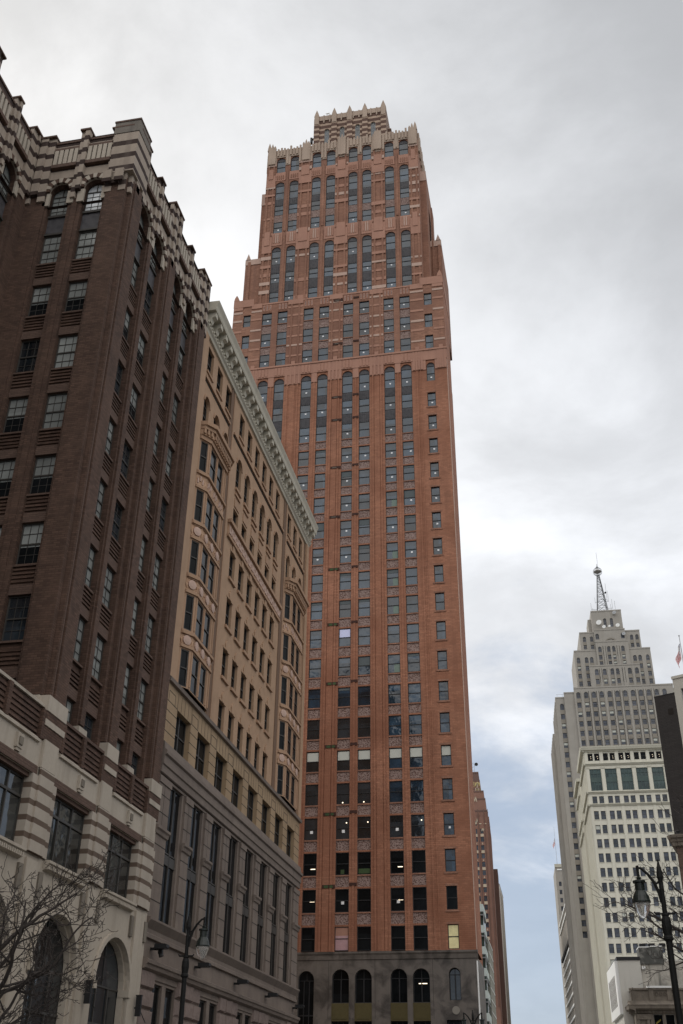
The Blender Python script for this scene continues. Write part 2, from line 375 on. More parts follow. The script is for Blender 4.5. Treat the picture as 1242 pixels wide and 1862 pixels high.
def shell(mb, x0, x1, y0, y1, z0, z1, skip='', roof='roof_tar', m=None):
    """plain remaining faces of a block: f -Y, b +Y, l -X, r +X, t top"""
    if 'f' not in skip: mb.face([(x0, y0, z0), (x1, y0, z0), (x1, y0, z1), (x0, y0, z1)], m)
    if 'b' not in skip: mb.face([(x1, y1, z0), (x0, y1, z0), (x0, y1, z1), (x1, y1, z1)], m)
    if 'l' not in skip: mb.face([(x0, y1, z0), (x0, y0, z0), (x0, y0, z1), (x0, y1, z1)], m)
    if 'r' not in skip: mb.face([(x1, y0, z0), (x1, y1, z0), (x1, y1, z1), (x1, y0, z1)], m)
    if 't' not in skip: mb.face([(x0, y0, z1), (x1, y0, z1), (x1, y1, z1), (x0, y1, z1)], roof)

# ------------------------------------------------------------------ windows
ORIGIN = Face(0, 0, 0)
def win_geo(fr, pn, F, w, h, style, uc=0.0, z=0.0, d=0.0, frame='window_frame', gl='glass_dark'):
    """w x h opening with its sill at z, centred on uc, glazed at depth d"""
    a, b = uc - w / 2, uc + w / 2; t = .06
    arch = 'arch' in style; rr = w / 2 if arch else 0; sp = z + h - rr
    if arch:
        q = [(uc - rr * cos(pi * k / ARC), sp + rr * sin(pi * k / ARC)) for k in range(ARC + 1)]
        if 'blind' in style:                         # closed lunette
            prism(fr, F, q, d - .06, d + .02, 'slate_panel'); top = sp
        else:
            prism(pn, F, q, d - .05, d - .02, gl); top = sp
            qi = [(uc - (rr - t) * cos(pi * k / ARC), sp + (rr - t) * sin(pi * k / ARC)) for k in range(ARC + 1)]
            for k in range(ARC): fr.face([F.P(*q[k], d + .02), F.P(*q[k + 1], d + .02), F.P(*qi[k + 1], d + .02), F.P(*qi[k], d + .02)], frame)
            fbox(fr, F, uc - .025, uc + .025, sp, sp + rr - t, d - .02, d + .02, frame)
    else: top = z + h
    fbox(pn, F, a + .02, b - .02, z + .02, top - .002, d - .05, d - .02, gl)
    fbox(fr, F, a, a + t, z, top, d - .06, d + .03, frame); fbox(fr, F, b - t, b, z, top, d - .06, d + .03, frame)
    fbox(fr, F, a + t, b - t, z, z + t, d - .06, d + .03, frame); fbox(fr, F, a + t, b - t, top - t, top, d - .06, d + .03, frame)
    if 'dh' in style:
        zm = z + (top - z) * .5; fbox(fr, F, a + t, b - t, zm - .035, zm + .035, d - .019, d + .04, frame)
    if 'six' in style:
        zm = z + (top - z) * .5
        for k in (1, 2):
            x = a + (b - a) * k / 3; fbox(fr, F, x - .012, x + .012, z + t, top - t, d - .019, d + .012, frame)
        for zz in ((z + zm) / 2, (zm + top) / 2): fbox(fr, F, a + t, b - t, zz - .012, zz + .012, d - .019, d + .01, frame)
    if 'mull' in style:
        fbox(fr, F, uc - .05, uc + .05, z + t, top - t, d - .019, d + .05, frame)
    if 'store' in style:
        zz = z + (top - z) * .72; fbox(fr, F, a + t, b - t, zz - .05, zz + .05, d - .019, d + .05, frame)
        for k in (1, 2): x = a + (b - a) * k / 3; fbox(fr, F, x - .04, x + .04, z + t, top - t, d - .018, d + .045, frame)
    if 'trans' in style:
        zz = z + (top - z) * .45; fbox(fr, F, a + t, b - t, zz - .25, zz + .25, d - .019, d + .05, frame)
class Parts:
    """repeated parts of one thing: up to 100 as parts of their own, the rest as one part"""
    def __init__(s, name, parent, cap=100): s.name = name; s.parent = parent; s.l = []; s.cap = cap
    def new(s, m, prio=0.0): b = MB(m); s.l.append((prio, len(s.l), b)); return b
    def finish(s):
        s.l.sort(key=lambda t: t[:2]); rest = MB()
        for i, (_, _, b) in enumerate(s.l):
            if i < s.cap: b.build(s.name, s.parent)
            else:
                n = len(rest.v); rest.v += b.v; rest.f += [tuple(n + k for k in q) for q in b.f]; rest.fm += b.fm
        if rest.f: rest.build(s.name, s.parent, kind='stuff')
WC = {}
class Windows:
    """collects a building's windows: the first 100 asked for become parts, the rest one part"""
    def __init__(s, parent): s.parent = parent; s.items = []; s.n = 0; s.rest = MB('window_frame'); s.nrest = 0
    def add(s, F, uc, z, w, h, d, style='dh', frame='window_frame', gl='glass_dark', extras=(), prio=0.0, name='window'):
        s.items.append((prio, F, uc, z, w, h, d, style, frame, gl, extras, name))
    def finish(s, simple=False, cap=100):
        s.items.sort(key=lambda t: t[0])
        for i, (pr, F, uc, z, w, h, d, style, frame, gl, extras, name) in enumerate(s.items):
            if i >= cap:
                win_geo(s.rest, s.rest, F, w, h, style, uc, z, d, frame, gl); s.nrest += 1
                for nm, fn in extras: fn(s.rest, F, uc, z, d)
                continue
            key = (round(w, 3), round(h, 3), style, frame, gl)
            if key not in WC:
                fr = MB(frame); pn = MB(gl)
                win_geo(fr, fr if simple else pn, ORIGIN, w, h, style, 0, 0, 0, frame, gl)
                WC[key] = [fr, pn, None, None]
            fr, pn, fm, pm = WC[key]
            if fm is None:
                o = fr.build(name); WC[key][2] = o.data; p = None
                if not simple: p = pn.build('pane'); WC[key][3] = p.data
            else:
                o = bpy.data.objects.new(name, fm); COL.objects.link(o); p = None
                if pm: p = bpy.data.objects.new('pane', pm); COL.objects.link(p)
            off = OFF[s.parent]; P = F.P(uc, z, d)
            o.parent = THINGS[s.parent]; o.location = (P[0] - off[0], P[1] - off[1], P[2] - off[2]); o.rotation_euler = (0, 0, F.a)
            if p: p.parent = o
            for nm, fn in extras:
                e = MB('paper'); fn(e, ORIGIN, 0, 0, 0); eo = e.build(nm); eo.parent = o
        if s.nrest: s.rest.build('window', s.parent, kind='stuff')
def notice(dx, dz, sz=.2):
    return ('paper_notice', lambda mb, F, uc, z, d: fbox(mb, F, uc + dx - sz / 2, uc + dx + sz / 2, z + dz - sz / 2, z + dz + sz / 2, d - .019, d + .006, 'paper'))
def blind(w, z0, z1, m='blind'):
    return ('roller_blind', lambda mb, F, uc, z, d: fbox(mb, F, uc - w / 2, uc + w / 2, z + z0, z + z1, d - .019, d + .008, m))
def tube(dx, dz, w=.5):
    return ('ceiling_light', lambda mb, F, uc, z, d: fbox(mb, F, uc + dx - w / 2, uc + dx + w / 2, z + dz - .03, z + dz + .03, d - .019, d + .006, 'tube_light'))
def bulb(dx, dz): return ('ceiling_light', lambda mb, F, uc, z, d: fbox(mb, F, uc + dx - .05, uc + dx + .05, z + dz - .05, z + dz + .05, d - .019, d + .006, 'tube_light'))

# ------------------------------------------------------------------ ground, street
def structure(name, mb):
    o = mb.build(name); o['kind'] = 'structure'; return o
g = MB('ground_soil'); g.face([(-3000, -3000, -.15), (3000, -3000, -.15), (3000, 3000, -.15), (-3000, 3000, -.15)]); structure('ground', g)
g = MB('asphalt')
g.face([(-14, -120, -.12), (-2.0, -120, -.12), (-2.0, 600, -.12), (-14, 600, -.12)]); structure('road', g)
g = MB('asphalt'); g.face([(-120, 84.5, -.116), (120, 84.5, -.116), (120, 95, -.116), (-120, 95, -.116)]); structure('cross_street', g)
g = MB('pavement')
g.box(-20.0, -14, -120, 84.4, -.15, 0); g.box(-2.0, 14, -120, 84.4, -.15, 0)
g.box(-60, -7.0, 95.1, 99.95, -.15, 0); g.box(-2.0, 30, 95.1, 300, -.15, 0); structure('pavement', g)
g = MB('line_paint')
for k in range(40): g.face([(-8.1, -100 + k * 6, -.112), (-7.95, -100 + k * 6, -.112), (-7.95, -97 + k * 6, -.112), (-8.1, -97 + k * 6, -.112)])
structure('road_markings', g)

# ------------------------------------------------------------------ the tall red brick tower
ST = (-21.3, 100.0, 0.0)
thing('st', 'skyscraper', 'tall stepped red brick skyscraper with dark marbled base and pale crenellated crown', 'skyscraper', ST)
def stott():
    F = Face(0, 100, 0); Fm = Face(0, 102, 0)
    # window columns (along X): four pairs between wide piers, and a single column at each end
    mid = [(-30.62, -28.52), (-25.05, -22.98), (-19.83, -17.73), (-14.58, -12.52)]
    pairs = [(a, b) for a, b in mid]; W = 1.32; hw = W / 2
    cols = [x for p in pairs for x in p]; singles = [-33.33, -9.55]
    rowz = [15.22 + 3.33 * k for k in range(18)]                 # sills
    L, R = -35.25, -7.55
    rnd = random.Random(3)
    win = Windows('st')
    # --- shaft, lower part -------------------------------------------------------------
    sh = MB('red_brick')
    top_arch = 81.9
    ops = [op(x - hw, x + hw, 15.15, top_arch, True) for x in cols]
    for s_ in singles:
        for k in range(19): ops.append(op(s_ - .5, s_ + .5, rowz[0] + 3.33 * k + .02, rowz[0] + 3.33 * k + 2.1))
        ops.append(op(s_ - .5, s_ + .5, 79.0, 81.8, True))
    wall(sh, F, L, R, 15.1, 83.8, ops, .22)
    shell(sh, L, R, 100, 106.5, 15.1, 94.6, 'fb')
    shell(sh, L + 1.2, R - 1.2, 106.5, 124, 15.1, 94.6, 'f'); sh.face([(L, 106.5, 15.1), (R, 106.5, 15.1), (R, 106.5, 94.6), (L, 106.5, 94.6)][::-1])
    # ridges on the wide piers and corner piers
    piers = [(-27.86, -25.71), (-22.32, -20.49), (-17.07, -15.24)]
    for a, b in piers:
        for x in (a + .42, b - .42): fbox(sh, F, x - .1, x + .1, 15.16, 81.3, 0, .09)
        fbox(sh, F, (a + b) / 2 - .32, (a + b) / 2 + .32, 15.16, 81.3, 0, .05)
    for x in (-31.95, -11.2): fbox(sh, F, x - .09, x + .09, 15.16, 81.3, 0, .09); fbox(sh, F, x + .42 * (1 if x > -20 else -1) - .06, x + .42 * (1 if x > -20 else -1) + .06, 15.16, 81.3, 0, .06)
    for a, b in mid:
        x = (a + b) / 2; fbox(sh, F, x - .11, x + .11, 15.16, 81.3, 0, .07)
    for s_ in singles:
        for k in range(19):
            z = rowz[0] + 3.33 * k
            fbox(sh, F, s_ - .64, s_ + .64, z - .16, z + .02, 0, .08, 'rose_brick'); fbox(sh, F, s_ - .58, s_ + .58, z + 2.1, z + 2.3, 0, .03, 'rose_brick')
    sh.build('shaft_wall', 'st')
    # spandrels in the column slots
    SPN = Parts('spandrel_panel', 'st')
    for x in cols:
        for k in range(18):
            zt = rowz[k] + 2.06; zb = rowz[k + 1] if k < 17 else 75.4
            if k >= 17: continue
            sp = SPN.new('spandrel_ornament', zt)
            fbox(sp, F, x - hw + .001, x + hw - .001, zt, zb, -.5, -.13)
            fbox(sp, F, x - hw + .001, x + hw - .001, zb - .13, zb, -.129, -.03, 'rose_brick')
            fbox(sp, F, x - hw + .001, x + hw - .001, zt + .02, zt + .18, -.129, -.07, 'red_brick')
    SPN.finish(); DSP = Parts('dark_spandrel', 'st')
    for x in cols:
        for a, b in ((74.05, 75.4), (77.5, 78.62)):
            sl = DSP.new('slate_panel', a); fbox(sl, F, x - hw + .001, x + hw - .001, a, b, -.5, -.15)
            for q in range(5): fbox(sl, F, x - hw + .1 + q * .25, x - hw + .18 + q * .25, a + .12, b - .12, -.149, -.1)
    # windows of the shaft
    for i, x in enumerate(cols):
        for k in range(18):
            z = rowz[k]; ex = []; gl = 'glass_slate' if k > 6 or (k > 3 and i >= 6) else 'glass_dark'; h = 2.06 if k < 17 else 2.22
            if k <= 2: gl = 'glass_black'
            if k == 0 and i in (4,): ex += [('boarding', lambda mb, F_, uc, zz, d: (fbox(mb, F_, uc - .6, uc + .6, zz + .05, zz + 1.3, d - .019, d + .012, 'board_pink'), fbox(mb, F_, uc - .6, uc + .6, zz + 1.3, zz + 2.0, d - .019, d + .008, 'rose_terracotta')))]
            if k == 2 and i in (5, 4): ex.append(blind(1.1 if i == 5 else .35, .1, .55 if i == 5 else .5, 'green_mesh'))
            if k in (1, 2) and i in (3, 6): ex.append(tube(.28, .62 if k == 2 else 1.0, .45))
            if k == 1 and i in (4, 6): ex.append(notice(.05, .85, .28))
            if k == 3 and i in (3, 4, 6): ex.append(notice(.05, .75, .28))
            if k == 3 and i in (4, 5, 7): ex.append(bulb(.35, 1.55))
            if k == 4 and i in (4, 5): ex.append(bulb(-.05, .18))
            if k == 5 and i >= 3: ex.append(blind(1.16, 1.05, 1.95, 'blind'))
            if k == 9 and i == 4: ex.append(blind(1.14, 1.04, 1.96, 'pale_blind'))
            if k >= 12 and i == 4: ex.append(notice(.05, .75))
            elif k >= 12 and i in (6, 2, 0) and rnd.random() < .7: ex.append(notice(.1, .7))
            elif k >= 12 and rnd.random() < .25: ex.append(notice(rnd.uniform(-.2, .3), .7))
            if k >= 7 and k != 9 and rnd.random() < .3: t_ = rnd.choice((1.75, 1.75, 1.6, 1.3, 1.06)); ex.append(blind(1.16, t_, 1.97, 'blind_dim'))
            if i == 6 and k in (8, 10, 11, 12, 14): ex.append(('half_blind', lambda mb, F_, uc, zz, d: fbox(mb, F_, uc, uc + .58, zz + .08, zz + .95, d - .019, d + .008, 'blind_green')))
            win.add(F, x, z + .01, W - .02, h, -.16, 'dh', gl=gl, extras=ex, prio=z + (12 if i < 3 else 0))
        for z, h, st in ((75.42, 2.07, 'dh'), (78.63, top_arch - 78.65, 'dh arch blind')):
            ex = [notice(.05, .7, .2)] if rnd.random() < .5 else []
            win.add(F, x, z, W - .02, h, -.16, st, gl='glass_slate', extras=ex, prio=z)
    for si, s_ in enumerate(singles):
        for k in range(19):
            z = rowz[0] + 3.33 * k; ex = []
            if si == 1 and k == 0: ex.append(('lit_blind', lambda mb, F_, uc, zz, d: (fbox(mb, F_, uc - .44, uc + .44, zz + .06, zz + .98, d - .019, d + .01, 'lit_room'), fbox(mb, F_, uc - .44, uc + .44, zz + 1.08, zz + 2.0, d - .019, d + .01, 'lit_room'))))
            if k == 5 and si == 1: ex.append(blind(.86, 1.06, 1.98, 'blind'))
            if k == 3: ex.append(notice(.05, .75))
            if k >= 12 and rnd.random() < .75: ex.append(notice(.05, .65))
            win.add(F, s_, z + .03, .98, 2.06, -.16, 'dh', gl='glass_black' if k == 1 else 'glass_slate', extras=ex, prio=z + (30 if si == 0 else 0))
        win.add(F, s_, 79.02, .98, 2.77, -.16, 'dh arch blind', gl='glass_slate', extras=[notice(.05, .6)], prio=80)
    # brick gaps where a steel beam is laid open beside the third pair
    HLP = Parts('open_brick_patch', 'st')
    for z in (20.85, 27.6, 34.35, 41.05, 47.75, 54.4, 61.1, 67.8, 74.6, 78.0, 86.4, 93.6):
        hl = HLP.new('hole'); h2 = HLP.new('hole'); fbox(hl, F, -21.72, -20.5, z - .16, z + .16, -.1, .098, 'hole'); fbox(h2, F, -19.12, -18.42, z + .02, z + .3, -.1, .078, 'hole')
        if z < 60: fbox(hl, F, -21.55, -21.15, z - .14, z + .1, .05, .11, 'green_mesh'); fbox(hl, F, -21.0, -20.7, z - .14, z + .1, .05, .11, 'green_mesh')
        else: fbox(hl, F, -21.5, -21.0, z - .1, z + .05, .05, .11, 'old_stone_dark')
    HLP.finish()
    # --- pink belt ----------------------------------------------------------------------
    be = MB('rose_terracotta')
    fbox(be, F, L - .05, R + .05, 82.15, 83.6, 0, .14); fbox(be, F, L - .1, R + .1, 83.6, 83.85, 0, .24)
    segs = [L] + sorted([x - hw - .03 for x in cols] + [x + hw + .03 for x in cols] + [y for s_ in singles for y in (s_ - .56, s_ + .56)]) + [R]
    for a, b in zip(segs[0::2], segs[1::2]): fbox(be, F, a, b, 80.7, 82.15, 0, .1)
    for x in cols:
        for q in (-.42, 0, .42): fbox(be, F, x + q - .13, x + q + .13, 82.3, 83.45, .141, .2)
    for a, b in piers + [(-32.7, -31.4), (-11.7, -10.4), (-35.2, -34), (-8.7, -7.6)]:
        n = 4
        for q in range(n): xx = a + (b - a) * (q + .5) / n; fbox(be, F, xx - .12, xx + .12, 80.75, 83.7, .1, .17)
        fbox(be, F, (a + b) / 2 - .25, (a + b) / 2 + .25, 83.75, 84.3, 0, .2)
    be.build('belt_course', 'st')
    # --- three storeys above the belt ------------------------------------------------------
    up = MB('rose_brick'); rows2 = [(83.95, 86.12), (87.36, 89.58), (91.0, 93.02)]
    ops = [op(x - hw, x + hw, 83.9, 93.1) for x in cols] + [op(s_ - .5, s_ + .5, a + .05, b) for s_ in singles for a, b in rows2]
    wall(up, F, L, R, 83.8, 94.6, ops, .22)
    for x in cols:
        for (a, b), nx in zip(rows2, (87.36, 91.0, 93.1)): fbox(up, F, x - hw + .001, x + hw - .001, b, nx, -.5, -.13, 'spandrel_ornament'); fbox(up, F, x - hw + .001, x + hw - .001, nx - .12, nx, -.129, -.03)
        for a, b in rows2:
            win.add(F, x, a + .01, W - .02, b - a - .02, -.16, 'dh', gl='glass_slate', extras=[notice(rnd.choice((-.1, .1)), .7)] if rnd.random() < .65 else [], prio=a)
    for s_ in singles:
        for a, b in rows2: win.add(F, s_, a + .07, .98, b - a - .1, -.16, 'dh', gl='glass_slate', prio=a)
    allp = [(-27.8, -25.77), (-22.26, -20.55), (-17.01, -15.3), (-35.2, -33.95), (-32.75, -31.34), (-11.8, -10.12), (-8.95, -7.6)]
    for a, b in allp:
        for z in (85.2, 86.9, 88.4, 90.1, 91.9, 93.3): fbox(up, F, a, b, z, z + .26 + .1 * rnd.random(), 0, .05, 'pale_terracotta' if rnd.random() < .4 else 'rose_terracotta')
    for a, b in piers:
        for q in (-.5, .5): fbox(up, F, (a + b) / 2 + q - .12, (a + b) / 2 + q + .12, 83.9, 94.3, 0, .08)
    # panel band with raised frames, and the shoulders' caps
    for x in cols:
        for q in (-.42, 0, .42):
            fbox(up, F, x + q - .14, x + q + .14, 93.3, 94.3, 0, .06, 'rose_terracotta'); fbox(up, F, x + q - .06, x + q + .06, 93.45, 94.15, .06, .064, 'spandrel_ornament')
    for a, b in allp: fbox(up, F, a, b, 93.9, 94.7, 0, .1, 'rose_terracotta')
    fbox(up, F, L, -32.5, 94.4, 95.6, -.3, .12, 'rose_terracotta'); fbox(up, F, -10.5, R, 94.4, 95.6, -.3, .12, 'rose_terracotta')
    up.box(R - .3, R + .05, 100.31, 106.5, 94.0, 95.4, 'rose_terracotta'); up.box(L - .05, L + .3, 100.31, 106.5, 94.0, 95.4, 'rose_terracotta')
    fbox(up, F, -32.5, -10.5, 94.42, 94.66, -.5, .06, 'rose_terracotta')
    for x in (L + .35, R - .35): prism(up, F, [(x - .35, 95.6), (x + .35, 95.6), (x + .25, 96.1), (x, 96.6), (x - .25, 96.1)], -.6, .14, 'rose_terracotta')
    up.build('upper_shaft_wall', 'st')
    # --- set-back tower ------------------------------------------------------------------------
    cols2 = [(-31.14 + W / 2, ), (0,)]
    c2 = [-30.48, -28.4, -25.1, -22.98, -19.72, -17.72, -14.46, -12.36]
    tw = MB('rose_brick'); TL, TR = -32.6, -10.3
    ops = []
    for x in c2: ops += [op(x - hw, x + hw, 96.55, 106.7, True), op(x - hw, x + hw, 109.4, 119.6, True), op(x - hw, x + hw, 121.6, 124.7, True)]
    wall(tw, Fm, TL, TR, 94.5, 124.9, ops, .22)
    shell(tw, TL, TR, 102, 114, 94.5, 126.0, 'f')
    shell(tw, TL - 1.0, TR + .85, 103.6, 112, 94.5, 119.0); fbox(tw, Face(0, 103.6), TL - 1.0, TL, 117.0, 119.3, -.2, .1, 'pale_terracotta'); fbox(tw, Face(0, 103.6), TR, TR + .85, 117.4, 119.3, -.2, .1, 'pale_terracotta')
    shell(tw, -35.0, TL, 102.6, 113, 94.5, 105.2, ''); fbox(tw, Face(0, 102.6), -35.0, TL - .1, 104.5, 105.5, -.3, .1, 'pale_terracotta')
    shell(tw, TR, -7.95, 106.2, 116, 94.5, 107.8, ''); fbox(tw, Face(0, 106.2), TR + .1, -7.95, 107.0, 108.1, -.3, .1, 'pale_terracotta')
    fbox(tw, Face(0, 106.2), TR + 1.1, -9.0, 95.6, 114.5, -2, .15); fbox(tw, Face(0, 102.6), -34.6, -34.2, 95.2, 105.0, 0, .15)
    for a, b in ((TR + .25, TR + .6), (TR + 1.9, TR + 2.25)): fbox(tw, Face(0, 106.2), a, b, 95.6, 107.0, 0, .3)
    for x in (-34.6, -8.35): prism(tw, Face(0, 102.6 if x < -20 else 106.2), [(x - .35, 105.4), (x + .35, 105.4), (x, 106.6)] if x < -20 else [(x - .35, 108), (x + .35, 108), (x, 109.2)], -.6, .1, 'pale_terracotta')
    tp = [(-32.55, -31.2), (-27.68, -25.82), (-22.26, -20.44), (-17.0, -15.18), (-11.64, -10.35)]
    for a, b in tp:
        for q in (.2, .8): xx = a + (b - a) * q; fbox(tw, Fm, xx - .13, xx + .13, 95.4, 123.4, 0, .13)
        for z in [96.6 + 1.55 * q for q in range(18)]:
            if rnd.random() < .7: fbox(tw, Fm, a - .03, b + .03, z, z + .3 + .35 * rnd.random(), 0, .15 if rnd.random() < .5 else .07, 'pale_terracotta' if z > 118 or rnd.random() < .4 else 'rose_terracotta')
        fbox(tw, Fm, a, b, 105.6, 108.6, 0, .16, 'rose_terracotta'); fbox(tw, Fm, a + .3, b - .3, 107, 109.6, .1, .24, 'rose_terracotta')
        fbox(tw, Fm, a, b, 118.6, 121.0, 0, .16, 'rose_terracotta'); fbox(tw, Fm, a + .35, b - .35, 120.2, 122.2, .1, .24, 'rose_terracotta')
    for i in range(4):
        a, b = c2[2 * i], c2[2 * i + 1]; x = (a + b) / 2
        fbox(tw, Fm, x - .16, x + .16, 95.4, 108.8, 0, .1); fbox(tw, Fm, x - .16, x + .16, 109.6, 122.0, 0, .1)
        for y in (a, b):
            fbox(tw, Fm, y - .75, y + .75, 106.95, 109.35, 0, .06, 'rose_terracotta')
            for q in (-.45, -.15, .15, .45): fbox(tw, Fm, y + q - .07, y + q + .07, 107.4, 109.1, .06, .13, 'pale_terracotta' if q in (-.15, .15) else 'rose_terracotta')
            fbox(tw, Fm, y - .75, y + .75, 119.85, 121.55, 0, .06, 'rose_terracotta')
            for q in (-.45, -.15, .15, .45): fbox(tw, Fm, y + q - .07, y + q + .07, 120.1, 120.9, .06, .12, 'rose_brick')
    tw.build('setback_tower_wall', 'st')
    for i, x in enumerate(c2):
        for z, h, st, nz in ((96.58, 1.92, 'dh', 100.1), (100.12, 1.83, 'dh', 103.5), (103.52, 3.16, 'dh arch blind', 0), (109.5, 2.15, 'dh', 113.0), (113.02, 1.9, 'dh', 116.1), (116.12, 3.46, 'dh arch blind', 0), (121.62, 3.06, 'dh arch blind', 0)):
            win.add(Fm, x, z, W - .02, h, -.16, st, gl='glass_slate', extras=[notice(.05, .6)] if rnd.random() < .5 and z < 112 else [], prio=z)
            if nz: sl = DSP.new('slate_panel', z); fbox(sl, Fm, x - hw + .001, x + hw - .001, z + h + .01, nz, -.5, -.14, 'spandrel_ornament' if z == 109.5 else None)
            if nz and z != 109.5:
                for q in range(4): fbox(sl, Fm, x - .5 + q * .28, x - .42 + q * .28, z + h + .1, nz - .1, -.139, -.09)
    DSP.finish()
    # parapet of the set-back tower: fluted pale terracotta with pinnacled merlons
    pa = MB('crown_terracotta')
    wall(pa, Fm, TL, TR, 123.0, 126.3, [op(x - hw - .01, x + hw + .01, 122.0, 124.71, True) for x in c2], 0, d=.1)
    shell(pa, TL, TR, 101.9, 102.5, 124.9, 126.3, 'f', roof='crown_terracotta')
    n = 47
    for k in range(n):
        x = TL + .2 + (TR - TL - .4) * k / (n - 1); zt = 126.35 + (.32 if k % 3 == 1 else 0) + .25 * rnd.random()
        zb = 124.95 if any(abs(x - c) < .75 for c in c2) else 123.2
        fbox(pa, Fm, x - .13, x + .13, zb, zt, .05, .2 + .06 * (k % 2))
    for a, b in tp:
        x = (a + b) / 2; wd = .55
        fbox(pa, Fm, x - wd, x + wd, 123.3, 126.7, .05, .32)
        for dx, hh in ((-.38, .45), (0, .95), (.38, .45)): prism(pa, Fm, [(x + dx - .19, 126.7), (x + dx + .19, 126.7), (x + dx + .12, 126.7 + hh * .6), (x + dx, 126.75 + hh), (x + dx - .12, 126.7 + hh * .6)], 0, .3)
    for x in (TL + .25, TR - .25): prism(pa, Fm, [(x - .3, 126.3), (x + .3, 126.3), (x + .2, 127.2), (x, 128.0), (x - .2, 127.2)], -.4, .25)
    for k in range(9): y = 102.8 + k * 1.3; pa.box(TR - .05, TR + .22, y - .3, y + .3, 122.5, 126.3 + .5 * (k % 2)); pa.box(TL - .22, TL + .05, y - .3, y + .3, 122.5, 126.3 + .5 * (k % 2))
    pa.build('parapet', 'st')
    # --- crown ------------------------------------------------------------------------------------
    Fc = Face(0, 106.5); cr = MB('striped_crown')
    cw = [-24.8, -22.38, -19.95, -17.5]
    wall(cr, Fc, -26.75, -15.45, 124.8, 138.1, [op(x - .38, x + .38, 131.6, 135.3, True) for x in cw], .3)
    shell(cr, -26.75, -15.45, 106.5, 112.5, 124.8, 138.1, 'f'); cr.box(-15.45, -14.9, 108, 112, 124.8, 135)
    xs = [-26.4, -23.6, -21.16, -18.75, -15.85]
    for x in xs:
        fbox(cr, Fc, x - .42, x + .42, 124.8, 137.7, 0, .25)
        fbox(cr, Fc, x - .36, x + .36, 136.3, 138.2, .1, .33, 'crown_terracotta')
        prism(cr, Fc, [(x - .42, 138.1), (x + .42, 138.1), (x + .25, 138.8), (x, 139.6), (x - .25, 138.8)], -.35, .3, 'crown_terracotta')
    fbox(cr, Fc, -26.75, -15.45, 137.2, 138.25, 0, .12, 'crown_terracotta')
    for k in range(12):
        x = -26.2 + k * .93; fbox(cr, Fc, x - .1, x + .1, 136.6, 138.3, .12, .2, 'crown_terracotta')
    cr.build('crown', 'st')
    for x in cw: win.add(Fc, x, 131.62, .74, 3.66, -.2, 'six arch', gl='glass_slate', frame='pale_frame', prio=200)
    # --- marbled base ---------------------------------------------------------------------------------
    ba = MB('marble_base'); Fb = Face(0, 99.85)
    arches = [(-25.62, .78), (-23.02, .74), (-19.85, .78), (-17.77, .77), (-14.56, .75), (-12.55, .76)]
    ops = [op(x - w_, x + w_, 10.88, 13.66, True) for x, w_ in arches[2:]] + [op(x - w_, x + w_, 2.5, 13.55, True) for x, w_ in arches[:2]] + [op(-10.08, -9.06, 11.05, 13.68, True)]
    ops += [op(x - w_, x + w_, 4.6, 9.42) for x, w_ in arches[2:]] + [op(-10.4, -8.75, 4.2, 9.5), op(-30.8, -28.0, 2.5, 13.55, True), op(-34, -32.5, 11.05, 13.6, True)]
    wall(ba, Fb, L - .15, R + .12, 0, 14.4, ops, .5)
    shell(ba, L - .15, R + .12, 99.85, 106.6, 0, 14.4, 'f')
    sweep(ba, Fb, [(0, 14.4), (.08, 14.45), (.12, 14.8), (.2, 14.95), (.2, 15.1), (-.2, 15.12)], L - .15, R + .12)
    for x in (-22.0, -20.95, -18.8, -16.7, -15.6, -13.55, -11.5, -10.7, -8.5): fbox(ba, Fb, x - .012, x + .012, 9.6, 14.38, 0, .006, 'groove_and_shade') if x in (-20.95, -16.7, -11.5) else None
    for z in (5.0,): fbox(ba, Fb, L - .14, R + .11, z - .01, z + .01, 0, .004, 'groove_and_shade') if z != 9.95 else None
    ba.build('base_wall', 'st')
    PN = Parts('bronze_panel', 'st')
    for x, w_ in arches[2:]: pn = PN.new('olive_panel'); fbox(pn, Fb, x - w_, x + w_, 9.43, 10.86, 0, .05); fbox(pn, Fb, x - w_ + .15, x + w_ - .15, 9.6, 10.7, .05, .08)
    PN.finish()
    for i, (x, w_) in enumerate(arches):
        if i > 1:
            win.add(Fb, x, 10.9, w_ * 2 - .02, 2.75, -.4, 'mull arch', gl='glass_black', extras=[tube(.1, 1.55, .75)] if i == 5 else [], prio=-20, name='arched_window')
            win.add(Fb, x, 4.62, w_ * 2 - .02, 4.78, -.4, 'store', gl='glass_black', prio=-10)
        else: win.add(Fb, x, 2.52, w_ * 2 - .02, 11.0, -.4, 'store arch', gl='glass_black', prio=-20, name='arched_window')
    win.add(Fb, -9.57, 11.07, 1.0, 2.59, -.4, 'mull arch', gl='glass_dark', prio=-20, name='arched_window')
    win.add(Fb, -9.57, 4.25, 1.6, 5.2, -.4, 'store', gl='glass_black', prio=-20)
    win.add(Fb, -29.4, 2.52, 2.78, 11.0, -.4, 'store arch', gl='glass_black', prio=60, name='arched_window')
    win.add(Fb, -33.25, 11.07, 1.48, 2.5, -.4, 'mull arch', gl='glass_black', prio=60, name='arched_window')
    md = MB('brass_disc'); c = Fb.P(-9.57, 10.25, 0)
    md.tube([Fb.P(-9.57, 10.25, 0), Fb.P(-9.57, 10.25, .06), Fb.P(-9.57, 10.25, .061)], [.33, .33, .27], 24); md.build('medallion', 'st')
    dp = MB('white_rail'); dp.tube([Fb.P(R + .02, z, .05) for z in (.2, 13.6, 14.2)], .07, 8); dp.build('rain_pipe', 'st')
    cp = MB('pale_terracotta'); cp.box(R, R + .07, 99.98, 100.12, 15.2, 82); cp.build('corner_bead', 'st')
    for k, x in enumerate(c2): pass
    win.finish()
